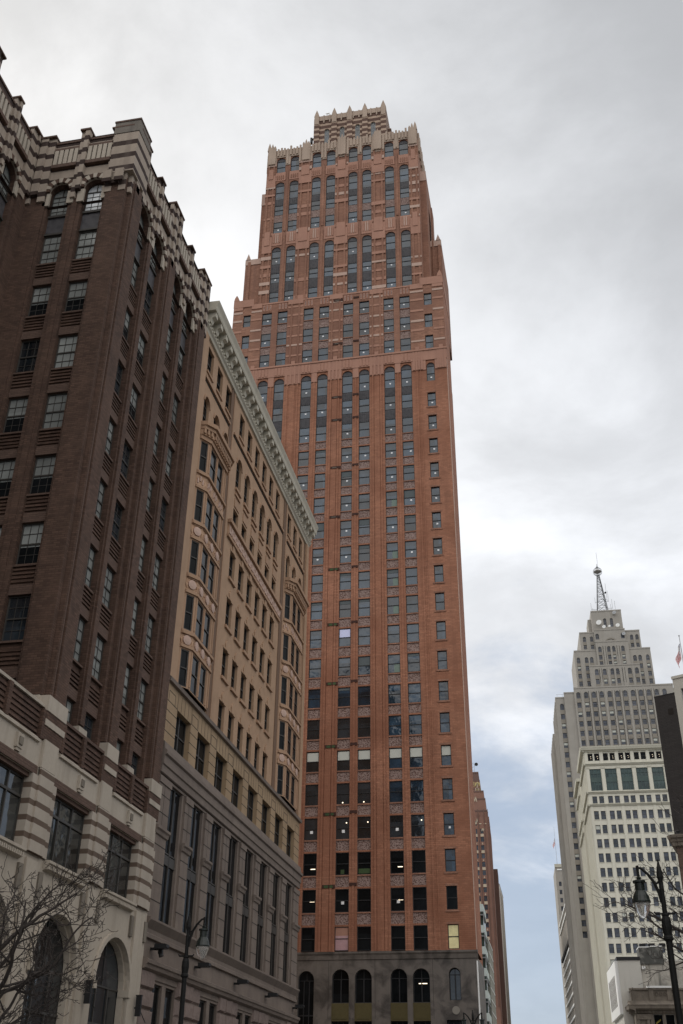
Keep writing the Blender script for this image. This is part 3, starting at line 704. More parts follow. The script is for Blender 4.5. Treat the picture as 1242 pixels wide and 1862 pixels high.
    d = MB('dish_white'); d.tube([(-24.75, 106.9, 138.2), (-24.75, 106.9, 138.9)], .05, 6); d.tube([(-24.75, 106.75, 139.0), (-24.75, 106.7, 139.0), (-24.75, 106.62, 139.05)], [.05, .25, .38], 14)
    tag(d.build('satellite_dish', smooth=True), 'small white satellite dish on the roof of the red brick tower\'s crown', 'satellite dish')
    b = MB('black_plastic'); b.box(-27.4, -26.75, 107, 107.3, 134.0, 134.2); b.box(-27.5, -27.2, 106.9, 107.4, 133.2, 134.3); tag(b.build('floodlight'), 'dark floodlight bracket on the left side of the red tower\'s crown', 'floodlight')
mat('striped_crown', (.115, .066, .050), bands=(1.15, .3, .60, (.42, .31, .235)), var=.3, bump=.2)
stott()

# ------------------------------------------------------------------ tan brick office building with oriels
TB = (-28.0, 66.6, 0.0)
thing('tan', 'office_building', 'tan brick office building with bowed oriels, bracketed cornice and grey stone base', 'office building', TB)
def tan_building():
    F = Face(-20, 0, pi / 2); L, R = 50.72, 82.45; win = Windows('tan'); rnd = random.Random(5)
    w = MB('tan_brick'); ops = []; arch = []
    cu = [60.8 + 2.165 * k for k in range(6)]; s1 = [52.98, 55.12, 57.15 + .1]; s3 = [75.72, 77.86, 80.0]
    # central section rows
    for x in cu:
        for a, b in ((22.82, 24.75), (26.36, 28.33), (29.93, 31.97), (33.48, 35.53), (37.44, 38.93)):
            ops.append(op(x - .62, x + .62, a, b)); win.add(F, x, a + .01, 1.22, b - a - .02, -.21, 'dh', frame='bronze_frame', gl='glass_black', prio=a)
        ops.append(op(x - .62, x + .62, 40.62, 43.25, True)); win.add(F, x, 40.63, 1.22, 2.6, -.21, 'dh arch', frame='bronze_frame', gl='glass_black', prio=41, name='arched_window')
    for x in s1 + s3:
        ops.append(op(x - .55, x + .55, 41.0, 43.2, True)); win.add(F, x, 41.01, 1.08, 2.18, -.21, 'dh arch', frame='bronze_frame', gl='glass_black', prio=41, name='arched_window')
    for x in s1 + cu + s3:
        ops.append(op(x - .6, x + .6, 45.1, 47.15)); win.add(F, x, 45.11, 1.18, 2.03, -.21, 'dh', frame='bronze_frame', gl='glass_black', prio=45)
    bays = [(52.3, 57.35), (74.95, 80.6)]
    for a, b in bays: ops.append(op(a, b, 22.75, 40.75))
    wall(w, F, L, R, 22.4, 47.9, ops, .28)
    # masonry round the rest of the block
    shell(w, -38, -20, L, R, 0, 48.6, 'r')
    # pilaster strips between the sections
    for a, b in ((57.75, 58.6), (73.65, 74.6)):
        fbox(w, F, a, b, 22.76, 47.6, 0, .05, 'tan_dark'); fbox(w, F, b - .22, b, 22.76, 47.6, .05, .1, 'tan_mould')
    fbox(w, F, 81.3, 81.6, 22.45, 47.6, 0, .05, 'tan_dark'); fbox(w, F, 81.6, R, 22.45, 47.6, 0, .2); fbox(w, F, L, 51.9, 22.45, 47.6, 0, .14)
    for a, b in ((52.1, 57.75), (58.9, 73.6), (75.0, 81.2)):
        fbox(w, F, a, b, 44.15, 44.32, 0, .02, 'groove_and_shade'); fbox(w, F, a, b, 44.32, 44.5, 0, .13, 'tan_mould')  # near-black strip paints the raised moulding's shadow line on the wall
    w.build('upper_wall', 'tan')
    t = MB('tan_mould')
    for x in cu:
        for a, b in ((22.82, 24.75), (26.36, 28.33), (29.93, 31.97), (33.48, 35.53)):
            fbox(t, F, x - .74, x + .74, a - .2, a, 0, .14); prism(t, F, [(x - .22, b + .02), (x + .22, b + .02), (x + .3, b + .42), (x, b + .75), (x - .3, b + .42)], 0, .07, 'tan_brick')
            fbox(t, F, x - .72, x + .72, b, b + .14, 0, .04, 'tan_brick')
        fbox(t, F, x - .55, x + .55, 39.1, 39.75, 0, .06); fbox(t, F, x - .62, x + .62, 40.0, 40.2, 0, .1); fbox(t, F, x - .66, x + .66, 40.42, 40.62, 0, .14)
    for x in cu + s1 + s3:
        rr = .62 if x in cu else .55; zt = 43.25 if x in cu else 43.2
        for k in range(12):
            a0, a1 = pi * k / 12, pi * (k + 1) / 12; c, s_ = x, zt - rr
            prism(t, F, [(c - rr * cos(a0), s_ + rr * sin(a0)), (c - rr * cos(a1), s_ + rr * sin(a1)), (c - (rr + .13) * cos(a1), s_ + (rr + .13) * sin(a1)), (c - (rr + .13) * cos(a0), s_ + (rr + .13) * sin(a0))], 0, .07)
        fbox(t, F, x - .66, x + .66, 44.95, 45.1, 0, .1)
    t.build('window_surrounds', 'tan')
    b_ = MB('tan_terracotta')
    fbox(b_, F, 59.2, 73.5, 36.25, 37.15, 0, .1); fbox(b_, F, 59.1, 73.55, 37.15, 37.42, 0, .28, 'tan_mould'); fbox(b_, F, 59.1, 73.55, 36.08, 36.25, 0, .16, 'tan_mould')
    for k in range(36):                                   # key-pattern blocks
        x = 59.35 + k * .395
        fbox(b_, F, x, x + .2, 36.42, 36.98, .1, .15, 'pale_terracotta'); fbox(b_, F, x + .2, x + .34, 36.42 + (.3 if k % 2 else 0), 36.68 + (.3 if k % 2 else 0), .1, .15, 'pale_terracotta')
    b_.build('key_pattern_belt', 'tan')
    # oriels: shallow bows of a canted front
    for bi, (a, b) in enumerate(bays):
        o = thing_part = MB('tan_mould'); fr = MB(); D = .46
        pl = [(a, 0), (a + .78, D), (b - .78, D), (b, 0)]
        rows = [22.75, 26.2, 29.85, 33.5, 37.15]
        def ring(z0, z1, ext, m=None):
            q = [(a - ext * .5, -.3), (a - ext * .2, ext), (a + .78 - ext * .4, D + ext), (b - .78 + ext * .4, D + ext), (b + ext * .2, ext), (b + ext * .5, -.3)]
            lo = [F.P(x, z0, d) for x, d in q]; hi = [F.P(x, z1, d) for x, d in q]
            o.face(lo[::-1], m); o.face(hi, m)
            for i in range(5): o.face([lo[i], lo[i + 1], hi[i + 1], hi[i]], m)
        facets = []
        for i in range(3):
            p, q = pl[i], pl[i + 1]; Pw, Qw = F.P(p[0], 0, p[1]), F.P(q[0], 0, q[1])
            ang = math.atan2(Qw[1] - Pw[1], Qw[0] - Pw[0]); facets.append((Face(Pw[0], Pw[1], ang), math.hypot(Qw[0] - Pw[0], Qw[1] - Pw[1])))
        for ri, z in enumerate(rows):
            zt = z + 2.35; nz = rows[ri + 1] if ri < 4 else 40.6
            for fi, (G, ln) in enumerate(facets):
                cs = [(ln / 2, .6)] if fi != 1 else [(ln * .26, 1.12), (ln * .66, 1.12)]
                wall(o, G, 0, ln, z, zt, [op(c - q / 2, c + q / 2, z + .05, zt - .08) for c, q in cs], .1)
                for c, q in cs: win.add(G, c, z + .06, q - .02, zt - .15 - z, -.06, 'dh', frame='bronze_frame', gl='glass_black', prio=z)
                if fi == 1:
                    for x in (.06, ln * .46, ln * .86, ln - .06): o.tube([G.P(x, z + .1, .02), G.P(x, zt - .1, .02)], .06, 6)
            # apron below the next row
            if ri < 4:
                ring(zt, zt + .16, .10); ring(zt + .16, nz - .28, .02, 'tan_terracotta'); ring(nz - .28, nz - .12, .16); ring(nz - .12, nz, .08)
                for fi, (G, ln) in enumerate(facets):
                    n = 1 if fi != 1 else 3; zc = (zt + nz) / 2 - .06
                    for k in range(n):
                        x = ln * (k + .5) / n; hw = ln / n / 2 - .1
                        if ri == 3:
                            for j in range(int(hw * 2 / .2)): xx = x - hw + j * .2; fbox(o, G, xx, xx + .1, zc - .25 + .2 * (j % 2), zc + .1 + .2 * (j % 2), .02, .07, 'pale_terracotta')
                        else:
                            fbox(o, G, x - hw, x + hw, zc - .42, zc - .36, .02, .08); fbox(o, G, x - hw, x + hw, zc + .36, zc + .42, .02, .08)
                            o.tube([G.P(x, zc, .02), G.P(x, zc, .1), G.P(x, zc, .13)], [.3, .3, .12], 12, 'pale_terracotta')
                            for sx in (-1, 1):
                                prism(o, G, [(x + sx * .38, zc - .3), (x + sx * hw, zc - .3), (x + sx * hw, zc), (x + sx * .5, zc)][::sx], .02, .07, 'tan_terracotta')
        ring(39.5, 39.8, .12); ring(39.8, 40.2, .22, 'tan_terracotta'); ring(40.2, 40.45, .36); ring(40.45, 40.75, .5)
        for fi, (G, ln) in enumerate(facets):
            n = int(ln / .3)
            for k in range(n): x = ln * (k + .5) / n; fbox(o, G, x - .08, x + .08, 39.86, 40.2, .22, .34)
        o.build('oriel', 'tan')
    # main cornice
    c = MB('cornice_paint'); u0, u1 = L + .12, R + .15
    sweep(c, F, [(0, 47.6), (.14, 47.62), (.2, 47.8), (.32, 47.92), (.34, 48.1), (.06, 48.12), (.06, 48.95), (.8, 48.97), (.84, 49.1), (.86, 49.3), (.9, 49.42), (.98, 49.6), (1.02, 49.72), (-.4, 49.75)], u0, u1)
    n = 27
    for k in range(n):
        x = u0 + .5 + (u1 - u0 - 1) * k / (n - 1)
        prism(c, Face(F.P(x - .24, 0)[0], F.P(x - .24, 0)[1], 0), [(.1, 48.22), (.42, 48.2), (.5, 48.5), (.74, 48.6), (.76, 48.96), (.1, 48.96)], -.48, 0, 'cornice_paint')
    for k in range(n * 3): x = u0 + .1 + (u1 - u0 - .2) * k / (n * 3 - 1); fbox(c, F, x - .07, x + .07, 48.0, 48.18, .3, .39)
    c.build('cornice', 'tan')
    # rusticated storey
    ru = MB('tan_rustic'); rw = [(52.62 + 3.69 * k, 55.02 + 3.69 * k) for k in range(8)]
    wall(ru, F, L, R, 19.1, 22.4, [op(a, b, 19.12, 21.38) for a, b in rw], .42, d=.12)
    for a, b in rw: win.add(F, (a + b) / 2, 19.13, b - a - .02, 2.22, -.2, 'dh mull', frame='bronze_frame', gl='glass_black', prio=19)
    xs = [L] + [x for p in rw for x in p] + [R]
    for a, b in zip(xs[0::2], xs[1::2]):
        for z in (19.7, 20.28, 20.86, 21.4): fbox(ru, F, a - .002, b + .002, z - .022, z + .022, .08, .124, 'groove_and_shade')
        m = (a + b) / 2
        for pts in (((m - .5, 21.42, 22.0), (m + .5, 21.42, 22.0)),):
            for x, z0, z1 in pts: fbox(ru, F, x - .02, x + .02, z0, z1, .08, .124, 'groove_and_shade')
        fbox(ru, F, m - .5, m + .5, 21.98, 22.02, .08, .125, 'groove_and_shade')
    for a, b in rw:
        for k in range(5): x = a + (b - a) * k / 4; fbox(ru, F, x - .018, x + .018, 21.42, 22.3, .08, .124, 'groove_and_shade')
    sweep(ru, F, [(.1, 22.4), (.3, 22.42), (.34, 22.62), (.2, 22.72), (0, 22.75)], L, R + .05, 'grey_sandstone')
    ru.build('rusticated_wall', 'tan')
    # grey sandstone base
    gb = MB('grey_sandstone'); n8 = [(52.45 + 3.69 * k, 54.95 + 3.69 * k) for k in range(8)]
    sweep(gb, F, [(.2, 17.35), (.28, 17.4), (.3, 17.75), (.38, 17.8), (.38, 18.25), (.5, 18.32), (.5, 18.5), (.36, 18.6), (.3, 19.0), (.12, 19.1)], L, R + .1)
    wall(gb, F, L, R + .05, 0, 17.35, [op(a, b, 10.3, 17.2) for a, b in n8] + [op(52.7 + 7.38 * k + q, 54.1 + 7.38 * k + q, 2.2, 7.45) for k in range(4) for q in (0, 1.95)] , .24, d=.15)
    for a, b in n8:
        win.add(F, (a + b) / 2, 10.32, b - a - .02, 6.86, -.02, 'dh mull trans', frame='bronze_frame', gl='glass_black', prio=10, name='tall_window')
        fbox(gb, F, b - .28, b - .001, 10.31, 17.19, -.05, .12)
    for k in range(4):
        for q in (0, 1.95): win.add(F, 53.4 + 7.38 * k + q, 2.22, 1.38, 5.2, -.02, 'trans', frame='bronze_frame', gl='glass_black', prio=2)
    pil = [L] + [x for p in n8 for x in p] + [R + .05]
    for a, b in zip(pil[0::2], pil[1::2]):
        e = b
        fbox(gb, F, a, e, 10.25, 17.2, .15, .24)
        for z in (11.1, 12.0, 12.9, 13.75, 15.4, 16.3): fbox(gb, F, a - .002, e + .002, z - .025, z + .025, .2, .244, 'groove_and_shade')
        m = (a + e) / 2; fbox(gb, F, m - .015, m + .015, 14.8, 17.15, .2, .243, 'groove_and_shade')
        sweep(gb, F, [(.24, 14.2), (.32, 14.25), (.36, 14.42), (.44, 14.5), (.44, 14.62), (.24, 14.66)], a - .08, e + .08)
        fbox(gb, F, a - .04, e + .04, 16.85, 17.2, .24, .3)
    sweep(gb, F, [(.15, 9.3), (.3, 9.33), (.3, 9.5), (.24, 9.55), (.24, 9.75), (.5, 10.1), (.5, 10.2), (.15, 10.3)], L, R + .15)
    sweep(gb, F, [(.15, 7.55), (.22, 7.6), (.22, 7.85), (.45, 7.95), (.5, 8.1), (.58, 8.15), (.6, 8.3), (.3, 8.42), (.15, 8.45)], L, R + .15)
    gb.build('base_wall', 'tan')
    RS = Parts('rough_stone_pier', 'tan'); r5 = random.Random(8)
    lows = sorted((52.7 + 7.38 * k + q, 54.1 + 7.38 * k + q) for k in range(4) for q in (0, 1.95))
    edges = [L] + [x for p in lows for x in p] + [R]
    for a, b in zip(edges[0::2], edges[1::2]):
        if b - a < .8: continue
        z = .3; rs = RS.new('rough_sandstone')
        while z < 7.3:
            h = .85; n = max(1, int((b - a) / 1.3)); of = r5.random() * .3
            for k in range(n):
                x0 = a + (b - a) * k / n; x1 = a + (b - a) * (k + 1) / n; d = .22 + .14 * r5.random(); e = .1
                q0 = [F.P(x0, z, .15), F.P(x1, z, .15), F.P(x1, z + h - .05, .15), F.P(x0, z + h - .05, .15)]; q1 = [F.P(x0 + e, z + e, d), F.P(x1 - e, z + e, d - .05 * r5.random()), F.P(x1 - e, z + h - e, d), F.P(x0 + e, z + h - e, d - .06 * r5.random())]
                rs.face(q1)
                for i in range(4): rs.face([q0[i], q0[(i + 1) % 4], q1[(i + 1) % 4], q1[i]])
            z += h
    RS.finish()
    win.finish()
tan_building()
def floodlights():
    F = Face(-20, 0, pi / 2)
    labs = ['dark twin floodlight on the grey stone band, nearest the white stone building', 'dark box floodlight on the grey stone band, just right of the left street lamp',
            'dark box floodlight in the middle of the grey stone band', 'dark box floodlight on the grey band, last before the building corner', 'dark floodlight at the far corner of the grey stone base']
    for i, x in enumerate((52.0, 58.9, 66.6, 74.0, 81.9)):
        m = MB('black_plastic'); fbox(m, F, x - .06, x + .06, 8.85, 8.97, .14, .5); fbox(m, F, x - .22, x + .22, 8.9, 9.12, .4, .95)
        if i == 0: fbox(m, F, x + .1, x + .3, 8.7, 8.9, .5, .7); m.tube([F.P(x + .2, 8.72, .6), F.P(x + .2, 8.58, .66)], [.1, .13], 8)
        prism(m, Face(F.P(x - .2, 0)[0], F.P(x - .2, 0)[1], 0), [(.95, 8.92), (1.02, 8.96), (1.02, 9.1), (.95, 9.11)], -.4, 0)
        tag(m.build('floodlight'), labs[i], 'floodlight', 'floodlights on the grey stone band')
floodlights()

# ------------------------------------------------------------------ dark brick building with striped crown and white stone base
BB = (-28.0, 40.0, 0.0)
thing('brk', 'brick_building', 'dark brown brick building with striped stone crown and white arcaded base', 'brick building', BB)
def brick_building():
    F = Face(-20, 0, pi / 2); N = Face(0, 37.4, 0); C = Face(-26.1, 0, pi / 2); win = Windows('brk'); rnd = random.Random(11)
    w = MB('dark_brick'); floors = [19.25 + 3.69 * k for k in range(8)]     # window sills, the last one arched
    top = 47.6
    def bank(G, cols, hw, rev, zlo=16.2):
        ops = []
        for x in cols:
            ops.append(op(x - hw, x + hw, zlo, 47.25, True))
        return ops
    def fill(AP, st, G, cols, hw, prio=0):
        """glazing, aprons and lintels inside the tall slots"""
        for x in cols:
            rows = [(15.6, 17.55)] + [(z, z + 2.2) for z in floors[:7]]
            for i, (a, b) in enumerate(rows):
                nz = floors[i]; mb = AP.new('dark_brick', prio)
                if i < 7:
                    fbox(mb, G, x - hw + .001, x + hw - .001, b, b + .5, -.6, -.16, 'dark_brick_trim')
                    fbox(mb, G, x - hw + .001, x + hw - .001, b + .5, nz - .1, -.6, -.24)
                    for q in range(4): fbox(mb, G, x - hw + .002, x + hw - .002, b + .62 + q * .2, b + .72 + q * .2, -.239, -.17)
                    fbox(mb, G, x - hw + .001, x + hw - .001, nz - .1, nz, -.6, -.1, 'dark_brick_trim')
                elif i == 7: fbox(mb, G, x - hw + .001, x + hw - .001, b, 45.1, -.6, -.3, 'slate_panel'); fbox(mb, G, x - hw + .001, x + hw - .001, b, b + .12, -.299, -.2, 'bronze_frame'); fbox(mb, G, x - hw + .001, x + hw - .001, 44.95, 45.1, -.299, -.2, 'bronze_frame')
                gl = 'glass_dark' if rnd.random() < .16 else 'glass_curtain'; ex = []
                if gl == 'glass_curtain' and rnd.random() < .25: ex.append(blind(hw * 2 - .14, .08, .95, 'glass_black'))
                win.add(G, x, a + .01, hw * 2 - .02, b - a - .02, -.34, 'dh six', frame='bronze_frame', gl=gl, prio=prio + a, extras=ex)
            win.add(G, x, 45.11, hw * 2 - .02, 2.13, -.34, 'dh six arch', frame='bronze_frame', gl='glass_painted_glare' if x == -21.95 else 'glass_curtain', prio=prio + 45, name='arched_window')
    fc = [40.0, 42.3, 45.75, 48.05]; hwF = .8
    wall(w, F, 37.4, 50.7, 14.8, top, bank(F, fc, hwF, .6), .36)
    nc = [-24.0, -21.95]; hwN = .6
    wall(w, N, -26.1, -20, 14.8, top, bank(N, nc, hwN, .6), .42)
    cc = [35.4, 33.0, 30.0, 27.7]; wall(w, C, 10, 37.4, 14.8, top, bank(C, cc, .75, .6), .42)
    shell(w, -40, -20, 37.4, 50.7, 0, 51.0, 'fr'); shell(w, -40, -26.1, 10, 37.4, 0, 51.0, 'rb')
    w.face([(-26.1, 10, 14.9), (-20.3, 10, 14.9), (-20.3, 37.4, 14.9), (-26.1, 37.4, 14.9)], 'roof_tar')
    # piers
    for a, b in ((37.55, 39.0), (43.4, 44.7), (49.2, 50.6)):
        fbox(w, F, a, b, 16.6, 46.9, 0, .22); fbox(w, F, a + .22, b - .22, 16.6, 46.9, .22, .36)
        for x in (a + .1, b - .1): fbox(w, F, x - .05, x + .05, 16.6, 46.9, .22, .29, 'dark_brick_trim')
    for x in (41.15, 46.9): fbox(w, F, x - .22, x + .22, 16.6, 46.6, 0, .1)
    fbox(w, N, -21.15, -20.0, 16.6, 46.9, 0, .2); fbox(w, N, -26.05, -24.75, 16.6, 46.9, 0, .12); fbox(w, N, -23.15, -22.8, 16.6, 46.6, 0, .06)
    fbox(w, C, 36.4, 37.3, 16.6, 46.9, 0, .18); fbox(w, C, 34.3, 34.6, 16.6, 46.9, 0, .1); fbox(w, C, 31.2, 32, 16.6, 46.9, 0, .2)
    w.build('brick_wall', 'brk')
    AP = Parts('window_apron', 'brk'); fill(AP, None, F, fc, hwF); fill(AP, None, N, nc, hwN, 1); fill(AP, None, C, cc, .75, 60); AP.finish()
    # striped crown
    s = MB('striped_stone')
    def crown(G, u0, u1, cols, hw, piers, zt=51.2):
        wall(s, G, u0, u1, 47.0, zt, [op(x - hw - .01, x + hw + .01, 45.5, 47.26, True) for x in cols], .2, d=.08)
        fbox(s, G, u0, u1, zt, zt + .16, -.5, .14, 'dark_brick_trim'); fbox(s, G, u0, u1, zt - 1, zt, -.5, -.2)
        for a, b, h in piers:
            n = max(2, int((b - a) / .36))
            for k in range(n):
                x0 = a + (b - a) * k / n; x1 = a + (b - a) * (k + 1) / n; j = .12 * (k % 2)
                fbox(s, G, x0 + .001, x1 - .001, 46.4 - (.5 if k % 2 == 0 else 0), h, .02, .24 + j)
            fbox(s, G, a - .05, b + .05, h, h + .12, -.35, .42, 'dark_brick_trim')
        for x in cols:                                   # striped archivolts
            rr = hw
            for k in range(11):
                a0, a1 = pi * k / 11, pi * (k + 1) / 11; sp_ = 47.26 - rr
                for r0, r1, dd in ((rr, rr + .34, .2),):
                    prism(s, G, [(x - r0 * cos(a0), sp_ + r0 * sin(a0)), (x - r0 * cos(a1), sp_ + r0 * sin(a1)), (x - r1 * cos(a1), sp_ + r1 * sin(a1)), (x - r1 * cos(a0), sp_ + r1 * sin(a0))], .081, dd, 'white_stone' if k % 2 else 'dark_brick')
            # slotted frieze above
            for k in range(5):
                xx = x - hw + 2 * hw * k / 4; fbox(s, G, xx - .11, xx + .11, 48.7, 49.9, .081, .26, 'white_stone')
            fbox(s, G, x - hw - .1, x + hw + .1, 48.72, 49.88, .08, .084, 'groove_and_shade'); fbox(s, G, x - hw - .15, x + hw + .15, 48.45, 48.7, .08, .3, 'dark_brick_trim'); fbox(s, G, x - hw - .15, x + hw + .15, 49.9, 50.1, .08, .24, 'dark_brick_trim')
            for k in (-1, 1): fbox(s, G, x + k * (hw + .12) - .2, x + k * (hw + .12) + .2, 45.6, 46.55, 0, .12, 'white_stone')
    crown(F, 37.4, 50.7, fc, hwF, [(37.4, 39.05, 50.9), (40.85, 41.45, 50.7), (43.3, 44.8, 51.2), (46.6, 47.2, 50.7), (49.1, 50.7, 51.0)], 50.2)
    crown(N, -26.1, -20, nc, hwN, [(-21.25, -20.0, 50.9), (-23.25, -22.7, 51.2), (-26.1, -24.8, 51.0)], 50.6)
    crown(C, 10, 37.4, cc, .75, [(36.35, 37.38, 51.2), (34.25, 34.7, 51.2), (31.0, 32.2, 51.8), (28.6, 29.1, 51.2), (24, 25.5, 51.5)], 50.7)
    s.box(-21.1, -19.62, 37.02, 38.6, 47.2, 50.4, 'striped_stone'); s.box(-21.13, -19.59, 36.99, 38.63, 50.4, 51.3, 'crown_block'); s.box(-21.17, -19.55, 36.95, 38.67, 51.3, 51.42, 'dark_brick_trim')
    for x in (-21.05, -20.35): s.box(x - .25, x + .25, 36.86, 36.97, 46.4, 47.3, 'striped_stone')
    s.build('striped_crown', 'brk')
    # white stone caps of the first brick storey and ribbed parapet
    p = MB('dark_brick')
    for a, b in ((37.2, 39.0), (43.4, 44.75), (49.2, 50.7)):
        fbox(p, F, a, b, 15.9, 16.55, 0, .42, 'white_stone'); fbox(p, F, a, b, 15.55, 15.9, 0, .39); fbox(p, F, a, b, 15.3, 15.55, 0, .42, 'white_stone'); fbox(p, F, a, b, 14.73, 15.3, 0, .37)
    for x in (41.15, 46.9): fbox(p, F, x - .42, x + .42, 15.9, 16.45, -.3, .18, 'white_stone'); fbox(p, F, x - .42, x + .42, 15.6, 15.9, -.3, .14); fbox(p, F, x - .42, x + .42, 15.3, 15.6, -.3, .18, 'white_stone')
    for a, b in ((39.0, 43.4), (44.75, 49.2), (31.2, 37.2), (20, 31.2), (8, 20)):
        fbox(p, F, a, b, 14.7, 16.0, -.35, .2)
        for k in range(5): fbox(p, F, a + .25, b - .25, 14.85 + k * .22, 14.97 + k * .22, .2, .25)
        m = (a + b) / 2; fbox(p, F, m - .14, m + .14, 14.7, 16.0, .2, .36); fbox(p, F, a, b, 16.0, 16.12, -.38, .3, 'white_stone' if a < 37 else 'dark_brick_trim')
        fbox(p, F, a, a + .2, 14.7, 15.9, .2, .38); fbox(p, F, b - .2, b, 14.7, 15.9, .2, .38)
    fbox(p, N, -26.1, -20.0, 15.9, 16.55, 0, .3, 'white_stone'); fbox(p, N, -26.1, -20, 15.4, 15.9, 0, .24)
    p.build('ribbed_parapet', 'brk')
    # white arcaded base
    b = MB('white_stone'); wx = [(39.1, 42.8), (44.9, 48.5), (33.3, 36.95), (27.5, 31.2), (21.7, 25.4)]; ax = [(39.15, 43.1), (45.15, 49.1), (33.2, 37.1), (27.3, 31.2), (21.4, 25.3)]
    wall(b, F, 8, 50.7, 9.6, 14.72, [op(a, c, 10.42, 13.28) for a, c in wx], .38, d=.3)
    wall(b, F, 8, 50.7, 0, 9.6, [op(a, c, 1.2, 8.72, True) for a, c in ax], .46, d=.3)
    shell(b, -21.5, -19.7, 8, 37.4, 0, 14.72, 'r')
    for a, c in wx:
        fbox(b, F, a - .35, c + .35, 13.28, 13.62, .28, .34, 'dark_brick_trim'); fbox(b, F, a, c, 13.1, 13.28, -.06, .2, 'dark_brick_trim')
        sweep(b, F, [(.3, 10.02), (.42, 10.08), (.5, 10.25), (.58, 10.3), (.58, 10.4), (.3, 10.42)], a - .05, c + .05)
        n = 22
        for k in range(n): x = a + (c - a) * (k + .5) / n; fbox(b, F, x - .05, x + .05, 10.08, 10.24, .42, .54)
        m = (a + c) / 2 + .35
        fbox(b, F, m - .24, m + .24, 13.8, 14.35, .3, .42); fbox(b, F, m - .14, m + .14, 13.92, 14.22, .42, .47, 'old_stone'); fbox(b, F, m - .18, m + .18, 13.68, 13.8, .3, .38)
        sweep(b, F, [(.3, 14.5), (.4, 14.52), (.4, 14.62), (.3, 14.7)], a - .1, c + .1)
        win.add(F, (a + c) / 2, 10.44, c - a - .02, 2.64, 0, 'store', frame='bronze_frame', gl='glass_shop', prio=10)
    px = sorted([(a, c) for a, c in wx])
    gaps = [(px[i][1], px[i + 1][0]) for i in range(len(px) - 1)] + [(48.5, 50.7)]
    for a, c in gaps:
        fbox(b, F, a - .001, c + .001, 10.43, 13.27, -.06, .38, 'striped_pier'); fbox(b, F, a + .45, c - .45, 10.43, 13.6, .38, .46, 'striped_pier')
        fbox(b, F, a + .45, c - .45, 13.63, 14.75, .3, .44, 'white_stone'); fbox(b, F, a + .55, c - .55, 1, 10.2, .3, .4)
        for q in (a + .02, c - .4): fbox(b, F, q, q + .34, 9.0, 9.9, .3, .4, 'old_stone')
    for a, c in ax:
        rr = (c - a) / 2; m = (a + c) / 2; sp_ = 8.72 - rr
        for k in range(16):
            a0, a1 = pi * k / 16, pi * (k + 1) / 16
            for r0, r1, d0, d1 in ((rr, rr + .2, .3, .42), (rr - .12, rr - .001, -.1, .16)):
                prism(b, F, [(m - r0 * cos(a0), sp_ + r0 * sin(a0)), (m - r0 * cos(a1), sp_ + r0 * sin(a1)), (m - r1 * cos(a1), sp_ + r1 * sin(a1)), (m - r1 * cos(a0), sp_ + r1 * sin(a0))], d0, d1)
        for sx in (a, c):
            fbox(b, F, sx - .14, sx + .14, sp_ - .3, sp_, -.08, .46); fbox(b, F, sx - (.12 if sx == c else 0), sx + (.12 if sx == a else 0), 1.2, sp_ - .3, -.1, .2)
        win.add(F, m, 1.22, c - a - .02, 7.48, -.1, 'store arch', frame='bronze_frame', gl='glass_dark', prio=1, name='arched_window')
    b.build('stone_base', 'brk')
    for x in (44.1, 49.9):
        q = MB('black_plastic'); fbox(q, F, x - .07, x + .07, 5.75, 6.6, .5, .75); q.tube([F.P(x, 6.1, .5), F.P(x, 6.1, .44)], .04, 6); q.tube([F.P(x + .05, 6.0, .7), F.P(x + .35, 5.5, .9)], .02, 5); fbox(q, F, x - .09, x + .09, 6.6, 6.64, .48, .77)
        tag(q.build('wall_lantern'), 'slim dark wall lantern on the white pier between the two arches' if x < 46 else 'slim dark wall lantern on the white end pier beside the grey base', 'lantern', 'lanterns on the white piers')
    win.finish()
brick_building()

